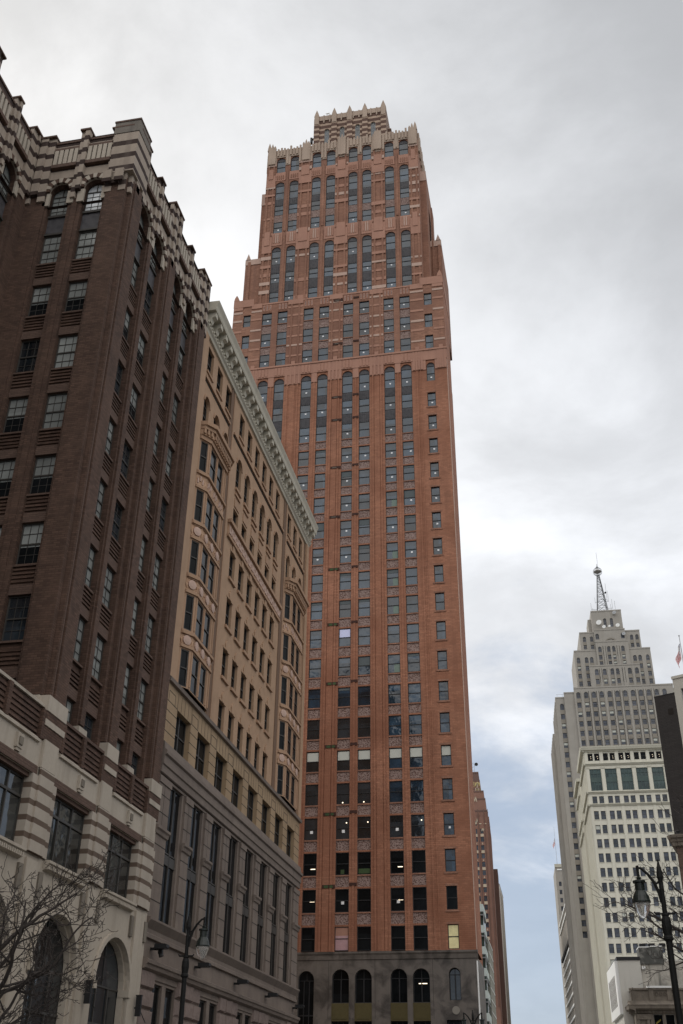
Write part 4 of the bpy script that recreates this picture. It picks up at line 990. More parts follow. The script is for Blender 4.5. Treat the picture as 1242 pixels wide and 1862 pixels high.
# ------------------------------------------------------------------ far stepped limestone tower with the radio mast (local coordinates)
PX, PY = 28.2, 375.0
thing('pen', 'stepped_tower', 'far grey limestone tower of stepped blocks carrying the radio mast', 'skyscraper', (PX, PY, 0), .045, local=True)
def penobscot():
    win = Windows('pen'); w = MB('limestone'); rnd = random.Random(9)
    rows = [128.4 + 3.555 * j for j in range(-20, 9)]              # window heads
    colx = [-17.2 + 2.795 * k for k in range(14)]
    def block(x0, x1, y0, y1, z0, z1, cols, rws, arch_top=True, h=2.0, wd=1.5, ribs=True, prio=0):
        kz = 1 + max(y0, 0) / 375; z0, z1 = z0 * (kz if z0 > 1 else 1) - (1 if z0 > 1 else 0), z1 * kz; rws = [v * kz for v in rws]
        F = Face(0, y0, 0); ops = []
        for x in cols:
            for j, zt in enumerate(rws):
                if not (z0 + 1 < zt - h and zt < z1 - .6): continue
                a = arch_top and (j == 0); ops.append(op(x - wd / 2, x + wd / 2, zt - h, zt + (.45 if a else 0), a))
                g_ = rnd.random(); bl = [blind(wd - .2, .9, h - .15, 'blind')] if g_ < .22 else []
                win.add(F, x, zt - h + .01, wd - .02, h - .02 + (.45 if a else 0), -.25, 'dh arch' if a else 'dh', frame='bronze_frame', gl='glass_far', prio=prio + (138 - zt) * .2 - (1000 if zt > 118 else 0) + abs(x) * .01, extras=() if a else bl)
        if ribs and len(cols) > 1 and rws:             # narrow vertical slots between the window columns
            for a, b in zip(cols[:-1], cols[1:]):
                if b - a > 2.2 and rnd.random() < .85:
                    m = (a + b) / 2 + .42; lo = max(z0 + 1, min(rws) - h + 3.5 * rnd.randrange(0, 3)); hi = min(rws[0] + .6, z1 - .8)
                    if hi - lo > 3: ops.append(op(m - .1, m + .1, lo, hi)); ops.append(op(m - .94, m - .74, lo, hi))
        wall(w, F, x0, x1, z0, z1, ops, .32); shell(w, x0, x1, y0, y1, z0, z1, 'f', roof='limestone_dark')
        for x in cols:
            zz = sorted([zt for zt in rws if z0 + 1 < zt - h and zt < z1 - .6])
            for lo, hi in zip(zz[:-1], zz[1:]):
                if hi - lo < 4: fbox(w, F, x - wd / 2 - .12, x + wd / 2 + .12, lo + (.0), hi - h, 0, .03, 'limestone_dark')  # darker spandrel stone, its colour also giving the recess shading between windows
        if ribs and len(cols) > 1 and rws:
            for a, b in zip(cols[:-1], cols[1:]):
                m = (a + b) / 2; fbox(w, F, m - .35, m + .35, max(z0, min(rws) - h), rws[0] + .8, 0, .22)
        fbox(w, F, x0 - .05, x1 + .05, z1 - .5, z1 + .02, 0, .14)
        return F
    # main block and wings
    F0 = block(-22.8, 22.8, 0, 24, 0, 138.5, [-20.6] + [x for x in colx if x < -15], [z for z in rows[::-1] if z < 137.2], prio=5)
    block(-19.6, 22.0, -.7, 0.2, 0, 140.0, [-17.2, -14.4], [], False)
    block(-15.9, 19.6, -1.3, -.2, 0, 141.5, colx[1:13], [z for z in [139.2 - 3.555 * j for j in range(14)]], prio=0)
    # second row arches lower down
    F1 = Face(0, -1.3, 0)
    for x in colx[1:5] + colx[7:9] + colx[11:12]:
        for zt in (124.9, 121.4):
            for k in range(8):
                a0, a1 = pi * k / 8, pi * (k + 1) / 8
                prism(w, F1, [(x - .62 * cos(a0), zt + .1 + .62 * sin(a0)), (x - .62 * cos(a1), zt + .1 + .62 * sin(a1)), (x - .85 * cos(a1), zt + .1 + .85 * sin(a1)), (x - .85 * cos(a0), zt + .1 + .85 * sin(a0))], 0, .1, 'limestone_dark')
    shell(w, -20, 20, 24, 36, 0, 136, ''); shell(w, -23.0, 24.5, 36, 58, 0, 136.5, '', roof='limestone_dark')
    for y in (1.5, 5, 8.5, 12, 15.5, 19, 22.5):
        for x0 in (-22.8,): w.box(x0 - .3, x0, y - .5, y + .5, 0, 137)
    for y in (37, 41, 45, 49, 53, 57): w.box(-23.3, -23.0, y - .5, y + .5, 0, 135)
    block(-14, 14.2, 3, 23, 136, 156.6, [-12.6, -9.6, -7.7, 8.2, 10.1, 12.9], [153.3, 150.3, 147.2, 144.2, 141.4], True, 1.9, 1.3, False)
    block(-11.1, 11.4, 4.2, 22, 156, 163.9, [-9.4, -6.7, 8.2, 10.2], [161.6, 158.6], True, 1.7, 1.2, False)
    block(-9.1, 9.3, 1.0, 5, 136, 150.4, [-6.6, -3.7, -.9, 1.0, 5.4, 8.0], [148.4, 144.9, 141.9], True, 2.0, 1.35)
    block(-5.7, 6.4, 2.4, 8, 150, 160.0, [-4.3, -1.0, .8, 4.2], [157.3, 154.3, 151.8], True, 1.8, 1.25)
    block(-5.7, 5.9, 3.4, 8, 158, 164.8, [-4.6, 4.9], [162.6], True, 1.9, 1.3, False)
    block(-5.75, 5.75, 5.5, 18, 163, 172.6, [-.8, 1.7], [168.8], True, 3.2, 1.15, False)
    w.box(-7.0, -5.75, 8, 16, 163, 172.6)
    for k in range(14):
        a0, a1 = pi * k / 14, pi * (k + 1) / 14
        prism(w, Face(.2, 3.4), [(-2.3 * cos(a0), 160.3 + 2.3 * sin(a0)), (-2.3 * cos(a1), 160.3 + 2.3 * sin(a1)), (-1.8 * cos(a1), 160.3 + 1.8 * sin(a1)), (-1.8 * cos(a0), 160.3 + 1.8 * sin(a0))], 0, .25, 'limestone_dark')
    w.build('stepped_wall', 'pen'); win.finish(simple=True)
    ra = MB('galvanized')
    for x in range(-22, 23, 2): ra.box(x - .03, x + .03, .3, .36, 138.5, 139.7)
    ra.box(-22.3, -14, .3, .36, 139.62, 139.7); ra.box(14.4, 22.3, .3, .36, 139.62, 139.7); ra.build('roof_railing', 'pen')
    # mast standing on the roof
    Mx = Matrix.Translation((PX, PY, 0)) @ Matrix.Rotation(.045, 4, 'Z')
    base = Mx @ Vector((-.55, 11, 175.0))
    thing('mast', 'radio_mast', 'steel lattice radio mast with a globe beacon on the far limestone tower', 'radio mast', tuple(base), .045, local=True)
    m = MB('mast_steel'); H = 18.2
    def leg(sx, sy, t): k = 2.15 * (1 - t) + .42 * t; return (sx * k, sy * k, H * t)
    C4 = [(-1, -1), (1, -1), (1, 1), (-1, 1)]; lv = [0, .16, .31, .44, .56, .66, .75, .83, .9, .96, 1.0]
    for sx, sy in C4: m.tube([leg(sx, sy, 0), leg(sx, sy, 1)], [.16, .12], 5)
    for a, b in zip(lv[:-1], lv[1:]):
        for i in range(4):
            p, q = C4[i], C4[(i + 1) % 4]
            m.tube([leg(*p, a), leg(*q, b)], .07, 4); m.tube([leg(*q, a), leg(*p, b)], .07, 4); m.tube([leg(*p, b), leg(*q, b)], .075, 4)
    m.build('lattice', 'mast')
    b = MB('galvanized')
    R = 1.75; cz = H + 1.6
    b.lathe((0, 0, cz), [(.3, -.9), (R * .8, -.2), (R * .92, 0), (R * .8, .2), (.35, .9)], 18, 'limestone_dark')
    for k in range(9):
        a = pi * k / 9; b.tube([(R * cos(a) * cos(t), R * sin(a) * cos(t), cz + R * sin(t)) for t in [2 * pi * j / 20 for j in range(21)]], .05, 4, cap=False)
    b.lathe((0, 0, cz + R), [(.5, -.1), (.55, .3), (.3, .5), (.2, .9), (.12, 1.0), (.1, 1.8)], 10); b.build('globe_beacon', 'mast', smooth=True)
    an = Parts('whip_antenna', 'mast')
    for x, z0, z1, zz in ((.35, cz + R, cz + 8.6, None), (2.3, 6.3, 14.2, 7.3), (2.8, 6.3, 11, 6.3), (-2.4, 5.7, 8.2, 6.2), (-4.2, 2.8, 6.0, 3.1), (4.0, 3.1, 7.2, 3.3), (3.4, 0, 5.0, 3.3), (5.0, 0, 6.4, None), (-3.7, 0, 3.6, None), (-3.0, 0, 2.8, None), (-4.4, -.2, 2.2, None), (3.8, -.2, 2.1, 2.1), (2.9, -.2, 2.6, None), (5.6, -.3, 2, None)):
        a = an.new('galvanized'); a.tube([(x, -.3, z0), (x, -.3, z1)], .06, 5)
        if zz: k = 2.15 - 1.73 * zz / H; a.tube([(k * (1 if x > 0 else -1), -.2, zz), (x, -.3, zz)], .07, 5)
    an.finish()
    d = MB('black_plastic'); d.tube([(1.5, -.3, 10), (2.0, -.6, 10.05), (2.35, -.9, 10.1)], [.12, .45, .1], 10); d.tube([(.9, 0, 9.8), (1.6, -.2, 10)], .07, 5); d.build('drum_antenna', 'mast')
    # dishes fixed to the top blocks
    spec = [(-3.2, 4.6, 169.6, 1.05, 'largest white dish on the limestone tower, left of its arched openings'), (-1.5, 4.4, 167.6, .7, 'small white dish on the limestone tower, below its left arched opening'),
            (.55, 4.3, 167.7, .5, 'tiny white dish between the arched openings of the limestone tower'), (3.7, 4.4, 168.0, .8, 'white dish right of the arched openings on the limestone tower'), (3.1, 4.9, 173.6, .75, 'grey dish just under the roof edge of the limestone tower'), (5.3, 2.9, 163.7, .7, 'grey dish on the block below the right side of the tower top')]
    for i, (x, y, z, r_, lab) in enumerate(spec):
        q = MB('dish_white' if i < 4 else 'galvanized'); c = Mx @ Vector((x, y, z))
        q.tube([(c.x, c.y - .15, c.z + .02), (c.x, c.y - .14, c.z), (c.x - .02, c.y - .3, c.z), (c.x - .05, c.y - .42, c.z + .02)], [.05, r_ * .5, r_ * .85, r_], 16)
        q.tube([(c.x, c.y + .9, c.z - r_ * .6), (c.x, c.y, c.z - .1)], .07, 5); q.tube([(c.x - .3, c.y - .42, c.z), (c.x - .1, c.y - 1.0, c.z + .05)], .03, 4)
        tag(q.build('satellite_dish', smooth=False), lab, 'satellite dish', 'dishes on the limestone tower')
penobscot()

# ------------------------------------------------------------------ cream office block in front of it
thing('dime', 'cream_office_block', 'cream stone office block with paired windows and a green bayed attic', 'office building', (10.9, 300, 0), .04, local=True)
def dime():
    win = Windows('dime'); w = MB('cream_stone'); F = Face(0, 0, 0); rnd = random.Random(2); W_ = 27.0
    pr = []
    for k in range(6): pr += [.98 + 4.3 * k, 2.84 + 4.3 * k]
    tops = [77.65 - 3.83 * j for j in range(20)]
    ops = [op(x, x + 1.3, z - 2.35, z) for x in pr for z in tops if z > 4] + [op(x, x + 1.3, 79.75, 81.75) for x in pr] + [op(x - .05, x + 1.35, 91.85, 94.0) for x in pr]
    big = [(.98 + 4.3 * k, 4.14 + 4.3 * k) for k in range(6)]; ops += [op(a, b, 83.3, 89.5) for a, b in big]
    wall(w, F, 0, W_, 0, 94.6, ops, .38)
    for x in pr:
        for z in [t for t in tops if t > 4] + [81.75]:
            h = 2.35 if z < 80 else 2.0; ex = [blind(1.1, 1.1, 2.2)] if rnd.random() < .06 else []
            win.add(F, x + .65, z - h + .01, 1.28, h - .02, -.3, 'dh', frame='bronze_frame', gl='glass_far' if rnd.random() < .75 else 'glass_dark', prio=-z if z > 40 else 100 - z, extras=ex)
            fbox(w, F, x - .08, x + 1.38, z - h - .16, z - h, 0, .1, 'cream_mould')
        ex = [tube(.15, 1.3, .18), tube(.2, .75, .16)] if rnd.random() < .7 else []
        win.add(F, x + .65, 91.87, 1.38, 2.1, -.3, 'dh', frame='bronze_frame', gl='glass_black', prio=-200, extras=ex)
    for a, b in big:
        q = Parts('green_bay_window', 'dime').new('verdigris'); c = (a + b) / 2
        fbox(q, F, a + .01, b - .01, 83.31, 89.49, -.36, -.3, 'glass_green'); fbox(q, F, a + .01, b - .01, 85.7, 87.1, -.3, -.15)
        for k in range(4): x = a + .12 + (b - a - .24) * k / 3; fbox(q, F, x - .09, x + .09, 83.31, 89.49, -.3, -.12)
        for z in (83.4, 89.4, 88.2): fbox(q, F, a + .01, b - .01, z - .08, z + .08, -.3, -.14)
        q.build('green_bay_window', 'dime')
    for k in range(7):
        x = .0 + 4.3 * k; a, b = (x + .1, x + .95) if k == 0 else (x - .05, x + .9)
        fbox(w, F, a, min(b, W_), 82.95, 90.0, 0, .3); fbox(w, F, a - .06, min(b, W_) + .06, 89.5, 90.0, .3, .42, 'cream_mould'); fbox(w, F, a, min(b, W_), 90.9, 94.5, 0, .18)
        fbox(w, F, a + .1, min(b, W_) - .1, 0, 79, 0, .12)
    S = Face(0, 0, 0)
    def ringm(prof, m='cream_mould', y1=21):
        sweep(w, F, prof, -prof[-2][0] * .0 - .6, W_ + .6, m); sweep(w, Face(0, 0, -pi / 2), prof, -y1, .6, m)
    for z0 in (78.9, 82.4, 90.4): ringm([(0, z0), (.3, z0 + .08), (.38, z0 + .3), (.55, z0 + .38), (.6, z0 + .52), (0, z0 + .58)])
    ringm([(0, 94.3), (.4, 94.4), (.5, 94.7), (.9, 94.8), (1.0, 95.2), (1.1, 95.5), (1.1, 95.75), (-.3, 95.8)])
    shell(w, 0, W_, 0, 21, 0, 95.3, 'f'); shell(w, 0, W_, 31, 50, 0, 95.3, ''); shell(w, 8, W_, 21, 31, 0, 94, '')
    G = Face(0, 0, -pi / 2)                              # left flank: ribs and window slots
    for y0, y1 in ((0, 21), (31, 50)):
        for k in range(int((y1 - y0) / 2.1) + 1):
            y = y0 + .3 + 2.1 * k; fbox(w, G, -y - 1.3, -y, 0, 94.2, 0, .16); fbox(w, G, -y - .9, -y - .5, 0, 94, .16, .24, 'cream_mould')
            for z in tops:
                if z > 4 and y + 2 < y1: fbox(w, G, -y - 1.9, -y - .85, z - 2.2, z, 0, .02, 'glass_dark')
        for z0 in (78.9, 82.4, 90.4): fbox(w, G, -y1, -y0, z0, z0 + .5, .3, .7, 'cream_mould')
        fbox(w, G, -y1 - .3, -y0 + .3, 94.6, 95.6, 0, 1.0, 'cream_mould')
    fbox(w, Face(0, 31), -.8, 8, 94.6, 95.6, 0, .8, 'cream_mould'); fbox(w, Face(0, 31), -.3, 8, 82.4, 82.9, 0, .5, 'cream_mould')
    fb = MB('galvanized'); w.build('stone_wall', 'dime'); win.finish(simple=True)
    fb.tube([(-.3, 2, 95.3), (-.3, 2, 99.5)], .07, 5); fb.build('roof_pole', 'dime')
dime()

# ------------------------------------------------------------------ banded brick tower behind the red tower (with bright zigzag tiles)
thing('azt', 'tiled_brick_tower', 'slender brown brick tower with cream and gold zigzag tiles, behind the red tower', 'skyscraper', (-24.7, 430, 0), .04, local=True)
def aztec():
    w = MB('aztec_brick'); win = Windows('azt'); F = Face(0, 0, 0); rnd = random.Random(4)
    def tier(x0, x1, y0, z0, z1, m=None): shell(w, x0, x1, y0, y0 + 14, z0, z1, '', m=m); fbox(w, Face(0, y0), x0, x1, z1 - .5, z1 + .15, -.1, .12, 'aztec_brick_dark')
    cols = [(-5.55, 1.15), (-3.15, 1.3)]
    tops = [111.7 - 3.24 * k for k in range(24)]
    ops = [op(c - q / 2, c + q / 2, t - 1.9, t) for c, q in cols for t in tops if not (c > -4 and t > 106)]
    ops += [op(-8.2 - q, -7.1 - q, t - 1.9, t) for q in (0, 2.6) for t in tops]
    wall(w, F, -18, 0, 0, 110, [o for o in ops if o[3] < 109.5], .3); shell(w, -18, 0, 0, 16, 0, 110, 'f')
    for o in ops:
        if o[3] < 109.5: win.add(F, (o[0] + o[1]) / 2, o[2] + .01, o[1] - o[0] - .02, 1.88, -.22, 'dh', frame='bronze_frame', gl='glass_far', prio=-o[3] + (50 if o[0] < -7 else 0))
    tier(-18, -.45, .6, 110, 112.7); tier(-18, -1.05, 1.2, 110, 117.7); tier(-17.5, -1.6, 2, 110, 121.1); tier(-17, -2.65, 2.8, 110, 122.4); tier(-16.5, -2.95, 3.4, 122, 126)
    tier(-16, -3.35, 4.2, 126, 129.6, 'aztec_brick_dark')
    for x in (-4.4, -2.0, -.5, -6.6): fbox(w, F, x - .22, x + .22, 40, 112, 0, .35); fbox(w, F, x - .12, x + .12, 40, 113, .35, .5, 'aztec_brick_dark')
    w.box(.0, 1.9, 20, 34, 0, 93.5, 'aztec_brick_dark'); w.box(-.2, .2, 1, 20, 0, 106, 'aztec_brick')
    w.build('brick_wall', 'azt'); win.finish(simple=True)
    TP = Parts('tile_panel', 'azt')
    for c, q in cols:
        for k, z in enumerate(tops):
            if z > 108 or z < 45: continue
            t = TP.new('aztec_cream')
            if k % 2 == 0: fbox(t, F, c - q / 2, c + q / 2, z - 3.1, z - 2.05, -.02, .04)
            else: prism(t, F, [(c - .25, z - 2.9), (c + .25, z - 2.9), (c, z - 2.1)], -.02, .04)
    TP.finish(); ZT = Parts('zigzag_tile', 'azt'); z = ZT.new('aztec_cream'); G = Face(0, 1.2, 0)
    for x0, zb in ((-6.2, 116.5), (-5.3, 116.5)): prism(z, G, [(x0 - .35, zb), (x0, zb), (x0 + .5, zb + 2), (x0 + .15, zb + 2)], 0, .15); prism(z, G, [(x0 + .5, zb), (x0 + .85, zb), (x0 + .5, zb + 2), (x0 + .15, zb + 2)], 0, .15)
    z = ZT.new('aztec_cream')
    for x0 in (-5.9, -4.9): prism(z, F, [(x0 - .5, 107), (x0 - .2, 107), (x0 + .3, 109.4), (x0, 109.4)], 0, .2); prism(z, F, [(x0 + .3, 107), (x0 + .6, 107), (x0 + .2, 109.4), (x0, 109.4)], 0, .2)
    fbox(z, F, -4.4, -3.2, 107, 107.4, 0, .2); fbox(z, F, -2.3, -1.2, 107, 107.4, 0, .2)
    z = ZT.new('aztec_cream')
    for k in range(5): prism(z, F, [(-3.3 + .3 * k, 104.2 + .4 * (k % 2)), (-3.05 + .3 * k, 104.2 + .4 * (k % 2)), (-2.9 + .3 * k, 105.3), (-3.15 + .3 * k, 105.3)], 0, .15)
    H_ = Face(0, 3.4, 0); z = ZT.new('aztec_gold')
    for k in range(8): x = -9.5 + k * .85; prism(z, H_, [(x, 122.6 + .7 * (k % 2)), (x + .35, 122.6 + .7 * (k % 2)), (x + .6, 125.2 - .7 * (k % 2)), (x + .25, 125.4)], 0, .2, 'aztec_gold' if k % 3 else 'aztec_cream')
    for k in range(10):
        a0, a1 = pi * k / 10, pi * (k + 1) / 10
        prism(z, H_, [(-4.0 - .9 * cos(a0), 123.6 + 1.4 * sin(a0)), (-4.0 - .9 * cos(a1), 123.6 + 1.4 * sin(a1)), (-4.0 - .55 * cos(a1), 123.6 + 1.0 * sin(a1)), (-4.0 - .55 * cos(a0), 123.6 + 1.0 * sin(a0))], .2, .4, 'aztec_gold')
    for q in range(4): fbox(z, Face(0, 2.8), -5 + q * .6, -4.75 + q * .6, 121.2, 122.6 - .3 * (q % 2), 0, .15, 'aztec_gold' if q % 2 else 'aztec_cream')
    ZT.finish()
    m = MB('galvanized')
    for x, y in ((-6.6, 6), (-5.0, 6), (-6.6, 7.5), (-5.0, 7.5)): m.tube([(x, y, 129.5), (x, y, 134.2)], .05, 4)
    for zz in (130.5, 132, 133.5): m.tube([(-6.6, 6, zz), (-5.0, 6, zz + .7)], .04, 4); m.tube([(-5, 6, zz), (-6.6, 6, zz + .7)], .04, 4)
    m.tube([(-5.9, 6, 133), (-5.9, 6, 138.5)], .05, 4); m.tube([(-4.9, 6, 133), (-4.3, 5.9, 133.3)], .06, 4); m.tube([(-4.1, 5.9, 133.4), (-4.1, 5.6, 133.4)], [.4, .75], 12, 'black_plastic')
    off = Matrix.Translation((-24.7, 430, 0)) @ Matrix.Rotation(.04, 4, 'Z'); m.v = [tuple(off @ Vector(p)) for p in m.v]
    tag(m.build('roof_antenna'), 'thin lattice antenna with a dark drum on the tiled brick tower', 'antenna')
aztec()

# ------------------------------------------------------------------ other far buildings
thing('slab', 'beige_slab_block', 'plain pale beige slab rising behind the tiled brick tower', 'building', (-26.85, 520, 0), .01, local=True)
w = MB('beige_slab'); shell(w, -12, 0, 0, 34, 0, 100.5, ''); w.build('slab_wall', 'slab')
w = MB('limestone_dark')
for k in range(14): w.box(.0, .06, 1.5 + 2.4 * k, 1.7 + 2.4 * k, 2, 99)
w.box(-12, .1, -.05, 34, 100.5, 101.0); w.build('panel_joints', 'slab')

thing('grn', 'glass_balcony_block', 'narrow block of pale green panels and glass balconies beside the red tower', 'building', (-12.15, 180, 0), .02, local=True)
def green():
    w = MB('pale_panel'); shell(w, -10, -.12, .3, 8, 0, 32.8, '', m='glass_green')
    for k in range(10):
        z = 32.9 - 3.22 * k
        if z < 2: break
        w.box(-10, 0, 0, 8, z - 1.15, z); w.box(-10, .05, -.25, 8, z - 1.75, z - 1.62, 'galvanized')
    w.build('panel_wall', 'grn')
    b = MB('galvanized')
    for k in range(10):
        z = 32.9 - 3.22 * k
        if z < 4: break
        b.box(-10, .05, -.28, -.24, z - 1.62, z - 1.18, 'glass_green')
        for x in (-4, -3, -2, -1, 0): b.box(x - .03, x + .03, -.3, -.22, z - 2.9, z - 1.2)
        b.box(-10, .05, -.3, -.22, z - 1.22, z - 1.15)
    b.build('balcony_rails', 'grn')
green()
thing('deck', 'concrete_side_block', 'grey concrete block with thin white ledges, right of the green balcony block', 'building', (-12.2, 188.2, 0), .012, local=True)
w = MB('deck_concrete'); shell(w, -10, 0, 0, 13.5, 0, 28.9, ''); w.build('concrete_wall', 'deck')
LP = Parts('white_ledge', 'deck')
for k in range(14): q = LP.new('white_rail'); q.box(.0, .07, .1, 12.6, 28.55 - 1.83 * k, 28.68 - 1.83 * k)
LP.finish()
thing('low', 'low_street_building', 'low dark shop building at street level beyond the red tower', 'building', (-9.2, 112, 0), .02, local=True)
w = MB('old_stone_dark'); shell(w, -6, -.6, 6, 50, 0, 13, '');
for k in range(6): w.box(-.6, -.5, 8 + 7 * k, 9 + 7 * k, 0, 12.6, 'deck_concrete')
w.build('shop_wall', 'low')
w = MB('glass_black')
for k in range(6): w.box(-.6, -.56, 9.4 + 7 * k, 14.6 + 7 * k, 5, 11)
w.build('shop_windows', 'low')

def rot_thing(key, name, label, cat, X, Y, a): return thing(key, name, label, cat, (X, Y, 0), a, local=True)
# far pale block with white ribbed flank and a roof flag, left of the limestone tower
rot_thing('fsl', 'far_stone_block', 'far pale stone block with few windows, left of the limestone tower', 'building', -.25, 546, .05)
def far_slab():
    w = MB('limestone'); F = Face(0, 0, 0); win = Windows('fsl')
    tops = [106.2 - 3.85 * k for k in range(6)]
    wall(w, F, 0, 16, 0, 113.5, [op(1.25 + 3.2 * c, 2.5 + 3.2 * c, t - 2.1, t) for c in range(4) for t in tops], .3); shell(w, 0, 16, 0, 24, 0, 113.5, 'f')
    fbox(w, F, -.2, 16.2, 113.0, 114.6, -.3, .4, 'cream_mould'); fbox(w, F, .9, 16, 111.6, 112.2, 0, .35, 'white_rail')
    for c in range(4):
        for t in tops: win.add(F, 1.875 + 3.2 * c, t - 2.09, 1.23, 2.08, -.2, 'dh', frame='bronze_frame', gl='glass_far', prio=-t)
    w.build('stone_wall', 'fsl'); win.finish(simple=True)
far_slab()
rot_thing('rib', 'ledged_side_block', 'grey block with slanting white ledges beside the limestone tower', 'building', 3.3, 480, .0572)
w = MB('limestone_dark'); shell(w, 0, 10, 0, 65, 0, 86, ''); w.box(-.8, 0, 0, 65, 68.8, 70.2, 'groove_and_shade'); w.build('stone_wall', 'rib')
LP = Parts('white_ledge', 'rib')
for z in [85.2, 81.6] + [67.5 - 4.3 * k for k in range(12)]:
    q = LP.new('white_rail'); q.box(-.5, 0, .2, 64.8, z - .75, z)
LP.finish()
def flagpole(x, y, z0, h, L_, lab, lab2, half=0.0, seed=1):
    p = MB('galvanized'); p.tube([(x, y, z0), (x, y, z0 + h)], [.09, .05], 6); p.lathe((x, y, z0 + h), [(.04, 0), (.12, .08), (.12, .16), (.03, .24)], 8)
    tag(p.build('flagpole'), lab, 'flagpole')
    f = MB('flag_red'); hoist, fly = L_, L_ * 1.75; nu, nv = 26, 13; zt = z0 + h - .35 - half; rnd = random.Random(seed)
    def pt(i, j):                                      # cloth hangs in folds from the hoist
        s_ = i / nu; t = j / nv; fall = .9 * s_ * fly; out = fly * .34 * s_ * (1 - .15 * s_)
        return (x - .08 - out * (1 - .25 * t) - .1 * sin(s_ * 9 + t * 2), y - .05 + .22 * sin(s_ * 11 + 1.3 * t) * s_, zt - hoist * t * (1 - .35 * s_) - fall * .92)
    for i in range(nu):
        for j in range(nv):
            m = 'flag_blue' if (i < nu * .4 and j < 7) else ('flag_red' if j % 2 == 0 else 'flag_white')
            f.face([pt(i, j), pt(i + 1, j), pt(i + 1, j + 1), pt(i, j + 1)], m)
    for a in range(1, 10, 2):                          # stars of the canton
        for b in range(0, 6):
            c = Vector(pt(a, b)); e = Vector(pt(a + 1, b + 1)); m_ = (c + e) / 2 + Vector((0, -.03, 0)); k = .035 * L_
            f.face([(m_.x - k, m_.y, m_.z), (m_.x, m_.y, m_.z - k), (m_.x + k, m_.y, m_.z), (m_.x, m_.y, m_.z + k)], 'flag_white')
    tag(f.build('flag'), lab2, 'flag')
flagpole(21.15, 150, 56.5, 8.4, 1.9, 'thin grey flagpole on the white stone building at the right edge', 'striped flag with starry blue canton hanging limp at the right edge', .75)
flagpole(1.0, 548, 114.6, 18.5, 2.6, 'thin flagpole on the far pale block left of the limestone tower', 'small limp striped flag on the far pale block\'s roof pole', 5, 2)

# right edge: black blank party wall, white stone building, brown brick block below
rot_thing('blk', 'black_blank_building', 'windowless black walled block at the right edge of the picture', 'building', 16.27, 150, -.46)
w = MB('black_wall'); shell(w, 0, 3.15, 0, 16, 0, 55.6, ''); fbox(w, Face(0, 0), 1.75, 2.55, 52.6, 53.5, -.1, .03, 'groove_and_shade'); w.box(-.03, 3.15, -.03, 16, 55.6, 55.75, 'black_plastic'); w.build('black_wall', 'blk')
rot_thing('wht', 'white_stone_building', 'white stone building with broad windows under the flag, far right edge', 'building', 19.02, 148.6, -.46)
def white_b():
    w = MB('white_block'); F = Face(0, 0, 0); win = Windows('wht'); ops = []
    for k in range(3):
        for t in (56.1, 51.0, 45.5, 40): ops.append(op(1.0 + 5.2 * k, 4.8 + 5.2 * k, t - 3.6, t))
    wall(w, F, 0, 16, 0, 58, ops, .4); shell(w, 0, 16, 0, 14, 0, 58, 'f'); fbox(w, F, -.1, 16, 57.7, 58.1, 0, .15)
    for o in ops:
        win.add(F, (o[0] + o[1]) / 2, o[2] + .01, 3.78, 3.58, -.3, 'dh mull', frame='pale_frame', gl='glass_far', prio=-o[3])
    w.build('stone_wall', 'wht'); win.finish(simple=True)
white_b()
rot_thing('brn', 'brown_brick_block', 'brown brick block with a stone cornice, below the black blank wall', 'building', 15.5, 143.5, -.2)
w = MB('brown_party_brick'); shell(w, .1, 16, .1, 9, 0, 33.2, ''); w.build('brick_wall', 'brn')
w = MB('old_stone')
for G, a, b in ((Face(0, 0), -.4, 16), (Face(0, 0, -pi / 2), -9, .4)): sweep(w, G, [(0, 33.0), (.25, 33.1), (.3, 33.5), (.5, 33.6), (.55, 33.9), (.85, 34.05), (.9, 34.4), (0, 34.5)], a, b)
w.box(0, 16, 0, 9, 33.1, 34.45, 'roof_tar'); w.lathe((.5, .4, 34.4), [(.15, 0), (.15, .5), (.3, .55), (.3, .7), (.05, .8)], 8, 'black_plastic'); w.build('cornice', 'brn')

# white rendered roof building with the sooty chimney, and the old stone building in front of it
k_ = 190 / 70
rot_thing('box', 'white_rendered_building', 'white rendered building with a stained wall and sooty chimney, bottom right', 'building', 3.19 * k_, 190, .055)
def white_box():
    w = MB('stucco_white'); zt = 1.6 + (10.36 - 1.6) * k_
    shell(w, 0, 3.6, 0, 16, 0, zt, ''); w.box(-.15, 3.62, -.15, 16.1, zt, zt + .5, 'window_frame')
    w.box(3.6, 16, .2, 14, 0, zt - .2, 'stucco_stained'); w.box(3.6, 16, .15, 14, zt - .2, zt + .05, 'stucco_white'); w.build('rendered_wall', 'box')
    g_ = MB('white_rail'); G = Face(0, 0, -pi / 2)
    fbox(g_, G, -16, -.15, zt - 8.0, zt - .05, 0, .5)
    for k in range(6): fbox(g_, G, -4.0 - 2.0 * k, -3.0 - 2.0 * k, zt - 6.6, zt - 2.0, .5, .53, 'old_stone_dark')
    g_.build('slatted_sign_panel', 'box')
    c = MB('chimney_sooty'); c.box(3.62, 7.4, -.05, 3, zt - .6, zt + 1.9); c.box(3.6, 5.3, -.1, 3.05, zt + 1.9, zt + 2.05, 'white_rail'); c.box(5.5, 7.45, -.1, 3.05, zt + 2.0, zt + 2.15, 'white_rail')
    for x in (4.4, 5.8, 7.6): c.box(x - .5, x + .5, .6, 2, zt + 2.1, zt + 2.6, 'black_plastic')
    c.build('chimney', 'box')
    l = MB('white_rail'); l.box(3.75, 4.3, -.25, .15, zt - 1.4, zt - 1.0); l.build('wall_light', 'box')
white_box()
rot_thing('old', 'old_stone_building', 'weathered brown stone building with heavy cornice and dentils, bottom right corner', 'building', 3.84 * k_ - .1, 186.5, .06)
